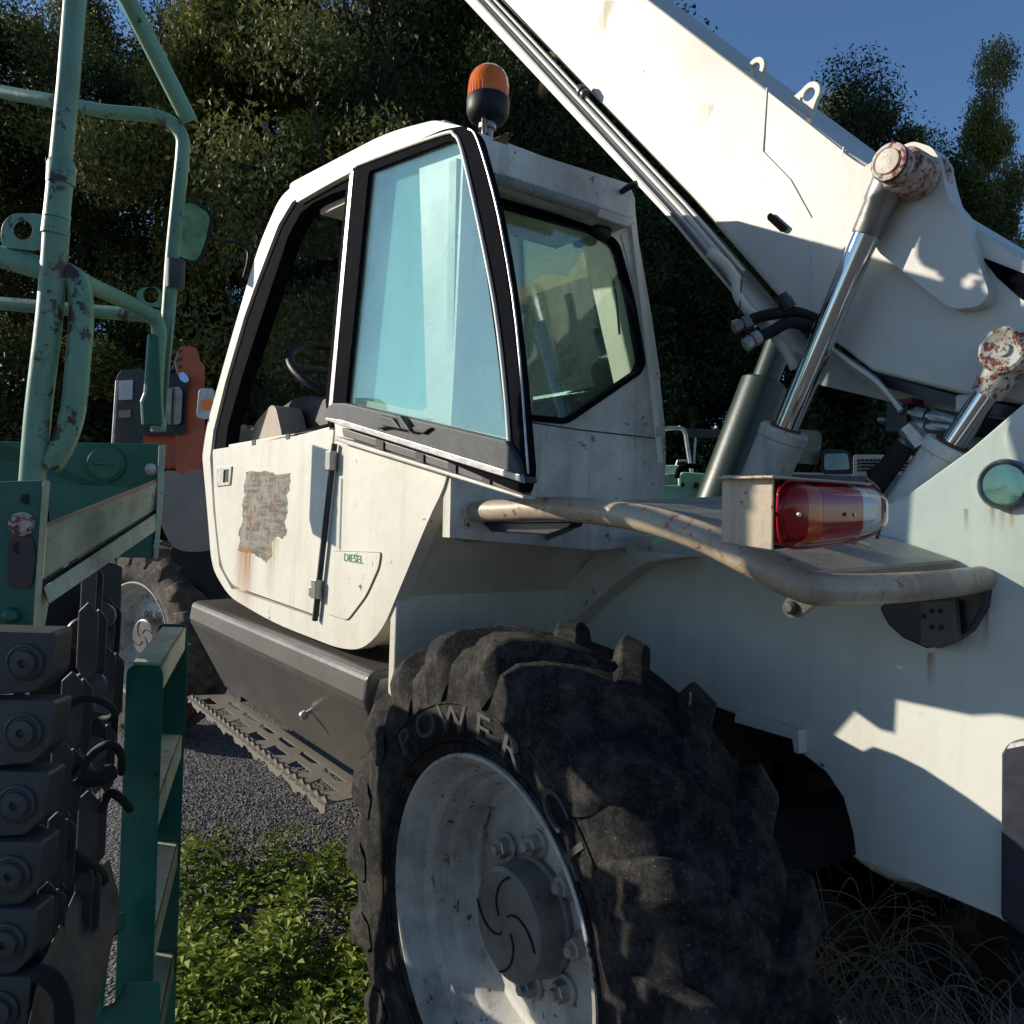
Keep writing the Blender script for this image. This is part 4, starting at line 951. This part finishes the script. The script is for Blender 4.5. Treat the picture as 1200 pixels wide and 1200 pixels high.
for (x, y, h_, d_, w_) in cols:
    gp(MB().prism([at(px_, py_, d_) for px_, py_ in chev(x, y, w_, h_, 3)], ray(x,y)*.022), 'grouser', M['trackgrey'], bevel=.0022)
    gp(MB().prism([at(px_+w_*.62, py_+8, d_+.03) for px_, py_ in chev(x, y, w_*.8, h_*.9, 3)], ray(x,y)*.05), 'grouser', M['trackgrey'], bevel=.0022)
for (x, y, d_, r_) in ((98,742,1.45,.030),(118,722,1.56,.028),(104,805,1.40,.030),(90,835,1.34,.03),(86,905,1.26,.028),(106,880,1.36,.026)):
    gp(MB().lathe(at(x,y,d_), -ray(x,y).normalized(), [(r_,-.05),(r_,.0),(r_*.9,.006),(0,.006)], 24), 'track_roller', M['trackgrey'], 35)
gp(MB().box(at(60,900,1.75), .3, .12, 1.0), 'track_frame', M['black_metal'])
gp(MB().box(at(70,760,1.85), .3, .2, .4), 'track_housing', M['black_metal'])
# hoses, skid plate and the ladder foot
for pts, r_ in (([(82,826,1.2),(98,818,1.22),(120,822,1.24),(134,834,1.25),(128,842,1.26),(110,838,1.28)], .006),([(96,900,1.2),(112,880,1.22),(130,872,1.22),(142,885,1.25),(142,905,1.3)], .0065),([(118,950,1.3),(128,930,1.3),(142,936,1.3),(152,948,1.35)], .0075),([(44,1138,1.0),(60,1148,1.0),(72,1170,1.02),(78,1215,1.05)], .012),([(90,905,1.2),(110,912,1.22),(130,905,1.25)], .014)):
    gt([p for p in pts], r_, 'rubber_hose', M['hose'], 5, 10, f=at)
gt([(40,975,1.2),(62,985,1.2),(80,1002,1.21),(98,1012,1.24),(112,1022,1.3),(120,1035,1.4)], .0125, 'wrapped_pipe', M['hose'], 5, 10, f=at)
gp(quad_prism([(90,1040,1.25),(128,1005,1.5),(142,1060,1.5),(110,1200,1.2),(40,1260,1.0),(30,1215,1.0),(48,1130,1.05)], ray(80,1120)*.03), 'skid_plate', M['mudbrown'], bevel=.004)
gp(quad_prism([(102,1085,1.40),(146,1068,1.55),(146,1090,1.55),(130,1100,1.5),(120,1190,1.4),(100,1200,1.35)], ray(120,1120)*.05), 'foot_bracket', M['teal'], bevel=.004)
gp(quad_prism([(80,1192,1.45),(130,1178,1.49),(142,1165,1.49),(146,1150,1.49),(188,1150,1.49),(188,1290,1.49),(80,1290,1.45)], ray(120,1220)*.02), 'ladder_foot', M['teal'], bevel=.004)
gp(MB().box(at(120,990,1.9)+Vector((.1,.1,-.1)), .1, .1, .5), 'frame_post', M['palegreen'], bevel=.004)
# control panel beyond the bay
cpb = fillet([at(x,y,2.35) for x,y in [(137,440),(142,434),(168,432),(168,522),(131,522)]], .01, 3)
cpn = gp(MB().prism(cpb, ray(150,480)*.12), 'control_panel', M['dash'], bevel=.008)
gp(MB().prism([at(x,y,2.345) for x,y in [(139,446),(156,445),(155,468),(139,469)]], ray(150,450)*.003), 'notice', M['paper'], parent=cpn)
gp(MB().prism([at(x,y,2.345) for x,y in [(139,481),(153,480),(153,489),(139,490)]], ray(150,485)*.003), 'notice', paint('old_label', (.35,.22,.15), rust_amt=0), parent=cpn)
gp(MB().tube([at(137,446,2.33), at(132,522,2.33)], .004, 8), 'panel_edge', M['zinc'], 60, parent=cpn)

# ---- steps: two uprights with treads
LB = at(180,1250,1.9); LB.z = 0
def upright(xl, xr, ytop, d_, name, ybot=1195):
    zt = at((xl+xr)/2, ytop, d_).z; p0, p1 = at(xl, 900, d_), at(xr, 900, d_)
    L_ = [Vector((p0.x,p0.y,.12)), Vector((p1.x,p1.y,.12)), Vector((p1.x,p1.y,zt)), Vector((p0.x,p0.y,zt))]
    return gp(MB().prism(fillet(L_, [0,0,.022,.022], 4), ray((xl+xr)/2, 900)*.012), name, M['teal'], bevel=.002)
upright(144, 188, 779, 1.5, 'step_upright')
upright(186-7, 215, 731, 1.95, 'step_upright')
for k_, yy in enumerate((736, 863, 990, 1120)):
    zt = at(200, yy, 1.93).z
    a, b = at(152, 900, 1.51), at(187, 900, 1.51); c, d = at(212, 900, 1.95), at(184, 900, 1.95)
    for p in (a,b,c,d): p.z = zt
    gp(MB().prism([a,b,c,d], (0,0,-.008)), 'step_tread', M['palegreen'], bevel=.002)
    gp(MB().prism([b, c, c+Vector((0,0,-.055)), b+Vector((0,0,-.055))], (b-a).normalized()*-.006), 'tread_flange', M['palegreen'], bevel=.002)

# ================================================================== machines behind
OB = at(215,560,8.5); OB.z = 0
O = thing('excavator', 'orange excavator with dark framed cab window behind the green rails', 'excavator', OB)
def op(mb, name, m, smooth=None, bevel=0, parent=None): return mb.out(name, m, parent or O, smooth, bevel)
def slab(pts, d, th, r=0):
    lp = [at(x,y,d) for x,y in pts]; lp = fillet(lp, r, 3) if r else lp
    return MB().prism(lp, ray(*pts[0]).normalized()*th)
op(slab([(206,420),(211,405),(231,407),(235,424),(240,428),(240,560),(206,560)], 8.5, .5, .05), 'boom_arm', M['orange'], bevel=.02)
op(slab([(150,497),(290,497),(290,550),(150,550)], 8.6, 1.4), 'body', M['orange'], bevel=.04)
op(slab([(150,551),(300,551),(300,566),(150,566)], 8.7, 1.2), 'turntable', plain('navy_paint', (.02,.022,.04)), bevel=.03)
cabf = op(slab([(150,433),(200,437),(218,438),(220,440),(217,509),(150,509)], 8.45, .06, .04), 'cab_frame', plain('navy_frame', (.014,.015,.028)), bevel=.01)
op(slab([(196,455),(210,453),(214,458),(212,497),(196,498)], 8.40, .02, .04), 'cab_window', plain('dirty_pane', (.30,.27,.20), .2, 0, .5, 3, 0), parent=cabf)
op(slab([(202,455),(204,455),(202,498),(200,498)], 8.38, .01), 'window_divider', M['black'], parent=cabf)
for y in (413, 422, 431):
    op(MB().tube([at(190,y+6,8.5), at(213,y-2,8.5)], .014, 6), 'boom_hose', M['grey_metal'], 60)
op(MB().tube([at(209,412,8.45), at(205,425,8.45), at(210,440,8.45)], .012, 6), 'boom_hose', M['beige'], 60)
op(slab([(209,438),(214,435),(220,440),(222,446),(218,449),(211,446)], 8.3, .05, .03), 'mirror', plain('blue_sky_mirror', (.35,.42,.55), .1, .9, .1, 5, 0), bevel=.01)
op(slab([(231,528),(236,528),(236,533),(231,533)], 8.55, .05), 'latch', M['black'])
op(MB().box(OB+Vector((.8,-.3,.45)), 3.0, .5, .8), 'track', M['black_metal'], bevel=.15)
op(MB().box(OB+Vector((1.2,-2.0,.45)), 3.0, .5, .8), 'track', M['black_metal'], bevel=.15)

MBs = at(830,580,3.6); MBs.z = 0
N = thing('pale_green_machine', 'pale mint green machine with black tube rail behind the cab', 'machine', MBs)
def np_(mb, name, m, smooth=None, bevel=0, parent=None): return mb.out(name, m, parent or N, smooth, bevel)
np_(slab([(690,566),(795,569),(795,557),(800,553),(857,557),(850,640),(690,640)], 3.55, .9), 'body', M['brightmint'], bevel=.008)
np_(slab([(700,546),(798,545),(796,560),(794,570),(700,570)], 3.6, .4), 'hood', M['brightmint'], bevel=.01)
np_(slab([(774,556),(793,554),(795,567),(774,569)], 3.5, .05), 'side_lamp', M['palegreen'], bevel=.008)
np_(MB().tube(smoothpath([at(x,y,3.5) for x,y in [(793,560),(796,550),(804,546),(822,547)]]), .012, 8), 'arch_strip', M['seal'], 60)
for (x, y, r_) in ((800,568,.010),(815.5,568,.013)):
    np_(MB().lathe(at(x,y,3.54), -ray(x,y).normalized(), [(r_,-.01),(r_,.01),(r_*.5,.014),(0,.014)], 12), 'bolt', M['darkgreen'], 35)
np_(MB().tube(smoothpath([at(x,y,3.9) for x,y in [(740,502),(780,502),(798,502),(803,508),(805,520),(809,545),(812,560)]]), .010, 8), 'rail', M['zinc'], 60)
np_(slab([(803,502),(845,503),(843,513),(805,513)], 3.92, .02), 'rail_panel', M['frame'])
np_(MB().tube([at(815,513,3.9), at(813,545,3.9)], .006, 6).tube([at(792,546,3.7), at(794,540,3.7), at(806,540,3.7)], .006, 6), 'rail_stay', M['zinc'], 60)
np_(MB().tube([at(797,502,3.9), at(797,499,3.9)], .008, 6).tube([at(839,502,3.9), at(839,499,3.9)], .008, 6), 'rail_knob', M['zinc'], 60)
c0_, c1_ = at(842,590,3.45), at(895,450,3.45)
np_(MB().lathe(c0_, c1_-c0_, [(.10,-.3),(.10,(c1_-c0_).length),(.086,(c1_-c0_).length+.012),(0,(c1_-c0_).length+.012)], 36), 'cylinder_barrel', M['darkgreen'], 35)
dd_ = (c1_-c0_).normalized(); np_(MB().lathe(c1_, dd_, [(.058,0),(.058,.22),(0,.22)], 28), 'cylinder_rod', M['darkgreen'], 35)
np_(MB().box(MBs+Vector((.7,-.5,.35)), 1.8, 1.0, .7), 'undercarriage', M['black_metal'], bevel=.05)

VB = at(990,560,5.5); VB.z = 0
V = thing('parked_vehicle', 'dark vehicle with square door mirror and pale mesh grille behind the hoses', 'vehicle', VB)
def vp(mb, name, m, smooth=None, bevel=0, parent=None): return mb.out(name, m, parent or V, smooth, bevel)
gr = vp(slab([(1000,533),(1070,533),(1070,557),(1000,557)], 5.6, .04, .02), 'grille', paint('grille_paint', (.5,.45,.38), rust_amt=.1), bevel=.01)
gx, gz = at(1004,540,5.59), None
mb = MB()
for i in range(14):
    for j in range(4):
        q = at(1004+i*4.6, 539+j*4, 5.59); mb.box(q, .016, .02, .014)
vp(mb, 'grille_holes', M['black'], parent=gr)['kind'] = 'stuff'
vp(slab([(963,530),(968,526),(992,527),(998,532),(1000,556),(963,556)], 5.2, .06, .03), 'door_mirror', M['black'], bevel=.01)
vp(slab([(966,532),(993,531),(996,550),(966,551)], 5.19, .01, .02), 'mirror_glass', plain('dull_mirror', (.09,.12,.14), .12, .9, .4, 3, 0))
vp(slab([(932,506),(936,503),(960,505),(963,511),(960,545),(932,543)], 5.3, .2, .03), 'tinted_hood', plain('olive_cover', (.10,.09,.045), .3), bevel=.02)
vp(slab([(880,552),(1075,557),(1075,620),(880,620)], 5.5, 1.2), 'body', plain('dull_vehicle_paint', (.10,.10,.09), .5), bevel=.05)
vp(MB().box(VB+Vector((.9,-.5,.5)), 1.6, 1.4, .5), 'chassis', M['black_metal'], bevel=.1)

# ================================================================== trees
import numpy as np
def leafmat(name, c0, c1, trans=.22, rough=.6):
    m, n, bs = mat(name)
    co = n.nodes.new('ShaderNodeTexCoord').outputs['Object']
    t = noise(n, co, 1.1, 4, .6); u = noise(n, co, 30, 2, .5)
    c = mixc(n, ramp(n, t, .35, .65), c0, c1); c = mixc(n, mul(n, ramp(n, u, .45, .7), .6), c, tuple(v*1.7 for v in c1))
    L(n, c, bs.inputs['Base Color']); bs.inputs['Roughness'].default_value = rough; bs.inputs['Specular IOR Level'].default_value = .18
    tl = n.nodes.new('ShaderNodeBsdfTranslucent'); L(n, c, tl.inputs[0]); mx = n.nodes.new('ShaderNodeMixShader'); mx.inputs[0].default_value = trans
    L(n, bs.outputs[0], mx.inputs[1]); L(n, tl.outputs[0], mx.inputs[2]); L(n, mx.outputs[0], n.nodes['Material Output'].inputs[0])
    return m
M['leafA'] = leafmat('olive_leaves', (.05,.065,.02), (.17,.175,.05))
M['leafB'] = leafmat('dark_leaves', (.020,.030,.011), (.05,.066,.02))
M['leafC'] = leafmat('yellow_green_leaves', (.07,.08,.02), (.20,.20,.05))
M['bark'] = plain('bark', (.06,.045,.035), .9, 0, .4, 8, .6)
def quads(name, P, D, S, N_, m, fold=0):
    # P centres, D along-leaf unit vectors, S sizes, N_ cross vectors
    n = len(P); a = P-D*S[:,None]; b = P+N_*S[:,None]*.42; c = P+D*S[:,None]; d = P-N_*S[:,None]*.42
    V_ = np.stack([a,b,c,d], 1).reshape(-1,3); me = bpy.data.meshes.new(name)
    me.vertices.add(4*n); me.vertices.foreach_set('co', V_.ravel()); me.loops.add(4*n); me.loops.foreach_set('vertex_index', np.arange(4*n))
    me.polygons.add(n); me.polygons.foreach_set('loop_start', np.arange(n)*4); me.polygons.foreach_set('loop_total', np.full(n,4)); me.materials.append(m); me.update(); return me
def crown_mesh(seed, H_, R_, zb, nleaf, m, size=(.024,.046), nclump=70, cr=.28):
    rg = np.random.default_rng(seed); C_ = []; 
    for i in range(nclump):
        t = rg.random()**.8; z = zb+(H_-zb)*t; rr = R_*(math.sin(math.pi*min(1, .12+.88*t**.85))**.6)*rg.uniform(.3,1.28); a = rg.uniform(0,6.283)
        C_.append((rr*math.cos(a), rr*math.sin(a), z+rg.normal()*.25, rg.uniform(.35,1.0)*R_*cr))
    C_ = np.array(C_); k = rg.integers(0, nclump, nleaf)
    d = rg.normal(size=(nleaf,3)); d /= np.linalg.norm(d,axis=1)[:,None]
    r = rg.random(nleaf)**.45*rg.uniform(.75,1.2,nleaf)
    P = C_[k,:3]+d*(r*C_[k,3])[:,None]*np.array([1.15,1.15,.85])
    D = rg.normal(size=(nleaf,3))+np.array([0,0,-.4]); D /= np.linalg.norm(D,axis=1)[:,None]
    Q = rg.normal(size=(nleaf,3))+np.array([0,0,.2]); N_ = np.cross(D,Q); N_ /= np.linalg.norm(N_,axis=1)[:,None]
    return quads('crown', P, D, rg.uniform(*size,nleaf), N_, m), C_
def trunk_mesh(seed, H_, C_):
    rg = random.Random(seed); mb = MB(); p = [Vector((0,0,0))]
    for i in range(1,8): p.append(Vector((rg.uniform(-.15,.15), rg.uniform(-.15,.15), H_*.8*i/7)))
    mb.tube(p, [.18-.022*i for i in range(8)], 9)
    for c in C_[::3]:
        q = Vector(c[:3]); s_ = min(6, max(1, int(q.z/H_*6))); b = p[s_]*.9
        mb.tube([b, b.lerp(q, .5)+Vector((0,0,-.15)), q], [.05,.03,.012], 5, False)
    return mesh_of('trunk', mb.v, mb.f, M['bark'], 60)
VAR = []
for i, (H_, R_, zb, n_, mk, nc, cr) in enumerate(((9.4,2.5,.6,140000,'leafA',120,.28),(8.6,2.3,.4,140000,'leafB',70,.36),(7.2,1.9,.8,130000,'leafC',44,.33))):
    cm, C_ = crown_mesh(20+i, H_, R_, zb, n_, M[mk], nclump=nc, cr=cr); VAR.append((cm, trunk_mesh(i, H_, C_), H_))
def tree(px, dep, k, sc_, rz, label, mk=None):
    p = at(px, 600, dep); p.z = 0
    t = thing('tree', label, 'tree', p, 'trees behind the machines'); t.rotation_euler.z = rz; t.scale = (sc_[0],)*2+(sc_[1],)
    for me, nm_ in ((VAR[k][0],'crown'),(VAR[k][1],'trunk')):
        o = bpy.data.objects.new(nm_, me); COL.objects.link(o); o.parent = t
    return t
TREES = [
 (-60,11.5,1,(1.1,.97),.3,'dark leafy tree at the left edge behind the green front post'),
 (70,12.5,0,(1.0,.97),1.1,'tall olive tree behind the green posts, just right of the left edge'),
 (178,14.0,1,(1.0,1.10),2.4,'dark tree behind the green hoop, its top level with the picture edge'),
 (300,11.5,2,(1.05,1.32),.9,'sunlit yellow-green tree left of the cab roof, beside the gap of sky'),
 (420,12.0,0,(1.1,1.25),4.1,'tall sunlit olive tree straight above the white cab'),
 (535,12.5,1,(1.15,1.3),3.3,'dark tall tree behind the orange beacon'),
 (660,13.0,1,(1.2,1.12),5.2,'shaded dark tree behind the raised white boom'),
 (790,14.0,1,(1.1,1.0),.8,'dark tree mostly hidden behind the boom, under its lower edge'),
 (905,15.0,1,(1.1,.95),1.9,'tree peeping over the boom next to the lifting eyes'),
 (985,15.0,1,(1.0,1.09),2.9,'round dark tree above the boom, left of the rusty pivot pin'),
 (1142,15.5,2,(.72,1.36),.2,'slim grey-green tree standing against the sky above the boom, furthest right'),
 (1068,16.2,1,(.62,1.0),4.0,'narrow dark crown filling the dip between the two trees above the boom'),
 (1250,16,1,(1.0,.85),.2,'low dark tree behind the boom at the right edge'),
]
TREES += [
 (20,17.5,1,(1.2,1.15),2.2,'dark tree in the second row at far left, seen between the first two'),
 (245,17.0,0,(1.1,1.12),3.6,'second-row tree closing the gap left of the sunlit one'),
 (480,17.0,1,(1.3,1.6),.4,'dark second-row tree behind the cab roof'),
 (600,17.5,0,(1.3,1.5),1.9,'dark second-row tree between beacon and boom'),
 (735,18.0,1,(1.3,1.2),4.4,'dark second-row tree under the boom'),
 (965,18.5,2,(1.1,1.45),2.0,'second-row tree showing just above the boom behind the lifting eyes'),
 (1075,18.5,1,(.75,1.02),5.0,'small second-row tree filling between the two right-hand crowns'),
]
for a in TREES: tree(*a)
# undergrowth that closes the view at eye level
rg = np.random.default_rng(4); n_ = 210000
th_ = rg.uniform(-.75, .72, n_); dd_ = rg.uniform(10.8, 16.5, n_)
hh = 3.2+1.2*np.sin(th_*13+1.3*np.sin(th_*31))+(dd_-10.8)*.45
zz = rg.random(n_)**1.0*hh
Rm = np.array(ROT); vd = np.stack([np.tan(th_), np.zeros(n_), np.ones(n_)], 1) @ Rm.T
P_ = vd*dd_[:,None]; P_[:,2] = zz
D = rg.normal(size=(n_,3)); D /= np.linalg.norm(D,axis=1)[:,None]; Q = np.cross(D, rg.normal(size=(n_,3))); Q /= np.linalg.norm(Q,axis=1)[:,None]
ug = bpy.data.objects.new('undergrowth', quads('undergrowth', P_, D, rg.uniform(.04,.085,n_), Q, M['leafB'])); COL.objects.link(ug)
ug['kind'] = 'stuff'; ug['label'] = 'dense dark undergrowth closing the view between the tree trunks'; ug['category'] = 'undergrowth'

# ================================================================== ground cover, gravel, dry stalks
def gcmat():
    m = leafmat('ground_cover_leaf', (.06,.105,.016), (.25,.31,.05), .35, .6); return m
rg = np.random.default_rng(9); pts = []
while len(pts) < 4300:
    x, y = rg.uniform(150, 560), rg.uniform(985, 1330)
    p = onZ(x, y, 0); lim = 1000+22*math.sin(x*.05)+(25 if x < 250 else 0)+max(0,(x-330))*.0
    if y < lim+rg.normal()*14: continue
    if (math.sin(p.x*9+1.7*math.sin(p.y*7))*math.sin(p.y*11+p.x*3) > .45 and rg.random() < .75): continue
    pts.append((p.x, p.y))
# leaves: pointed, folded along the midrib, three to a stem
V_, F_ = [], []
for (x, y) in pts:
    h = rg.uniform(.015, .065)+.05*max(0, math.sin(x*8+2*math.sin(y*6))); base = np.array([x, y, h])
    for j in range(3):
        a = rg.uniform(0, 6.283); l = rg.uniform(.022, .05); w_ = l*rg.uniform(.38,.55); tilt = rg.uniform(-.5,.45)
        d = np.array([math.cos(a), math.sin(a), tilt]); s_ = np.array([-math.sin(a), math.cos(a), rg.uniform(-.35,.35)])
        up__ = np.array([0,0,w_*.35]); b = base+d*.006; k_ = len(V_)
        V_ += [b, b+d*l*.45+s_*w_*.5+up__, b+d*l, b+d*l*.45-s_*w_*.5+up__, b+d*l*.5]
        F_ += [(k_,k_+4,k_+1),(k_+1,k_+4,k_+2),(k_,k_+3,k_+4),(k_+3,k_+2,k_+4)]
gc = bpy.data.objects.new('ground_cover', mesh_of('ground_cover', V_, F_, gcmat())); COL.objects.link(gc)
gc['kind'] = 'stuff'; gc['label'] = 'low bright green leafy weeds between the ladder and the big tyre'; gc['category'] = 'ground cover'
V_, F_ = [], []
for i in range(9000):
    p = onZ(rg.uniform(190, 470), rg.uniform(860, 1030), 0); s_ = rg.uniform(.003, .009)
    k_ = len(V_); a = rg.uniform(0,6.28)
    for j in range(4): V_.append((p.x+s_*math.cos(a+j*1.57)*rg.uniform(.7,1.2), p.y+s_*math.sin(a+j*1.57)*rg.uniform(.7,1.2), 0))
    V_.append((p.x, p.y, s_*rg.uniform(.7,1.4))); F_ += [(k_,k_+1,k_+4),(k_+1,k_+2,k_+4),(k_+2,k_+3,k_+4),(k_+3,k_,k_+4)]
gv = bpy.data.objects.new('gravel', mesh_of('gravel', V_, F_, plain('gravel_stone', (.125,.115,.105), .8, 0, .45, 30, .3))); COL.objects.link(gv)
gv['kind'] = 'stuff'; gv['label'] = 'loose dark grey gravel on the ground under the step'; gv['category'] = 'gravel'
mb = MB()
rnd = random.Random(12)
for i in range(620):
    p = onZ(rnd.uniform(880, 1300), rnd.uniform(1015, 1500), 0)
    p = Vector((min(p.x, 2.2), min(p.y, -.7) , 0))
    a = rnd.uniform(-.6, .9); l = rnd.uniform(.25,.8); d = Vector((-math.cos(a)*.5, -math.sin(a)-.1, 0)) if rnd.random() < .5 else Vector((math.cos(a), -math.sin(a), 0)); h = rnd.uniform(.08,.42)
    pp_ = [p, p+d*l*.25+Vector((rnd.uniform(-.03,.03),0,h*.7)), p+d*l*.55+Vector((rnd.uniform(-.04,.04),rnd.uniform(-.04,.04),h)), p+d*l*.85+Vector((0,rnd.uniform(-.05,.05),h*.75)), p+d*l+Vector((0,0,h*.3))]
    mb.tube(smoothpath(pp_, 6), .0018, 3, False)
dg = mb.out('dry_stalks', plain('dry_stalk', (.19,.16,.12), .8, 0, .4, 10, 0)); dg['kind'] = 'stuff'; dg['label'] = 'tangle of dry arching stalks on the dark ground behind the rear tyre'; dg['category'] = 'dry grass'

mb = MB(); rnd = random.Random(5)
for i in range(110):
    p = onZ(rnd.uniform(215, 440), rnd.uniform(985, 1230), .02); a = rnd.uniform(0, 6.28); l = rnd.uniform(.05,.22)
    d = Vector((math.cos(a), math.sin(a), 0)); h = rnd.uniform(.01,.07)
    mb.tube(smoothpath([p, p+d*l*.5+Vector((rnd.uniform(-.02,.02),0,h)), p+d*l+Vector((0,rnd.uniform(-.02,.02),h*.4))], 3), .0014, 3, False)
tw = mb.out('dead_twigs', M['bark'] if False else plain('dead_twig', (.24,.19,.12), .9, 0, .4, 10, 0)); tw['kind'] = 'stuff'; tw['label'] = 'thin dead stems lying among the bright green weeds'; tw['category'] = 'twigs'
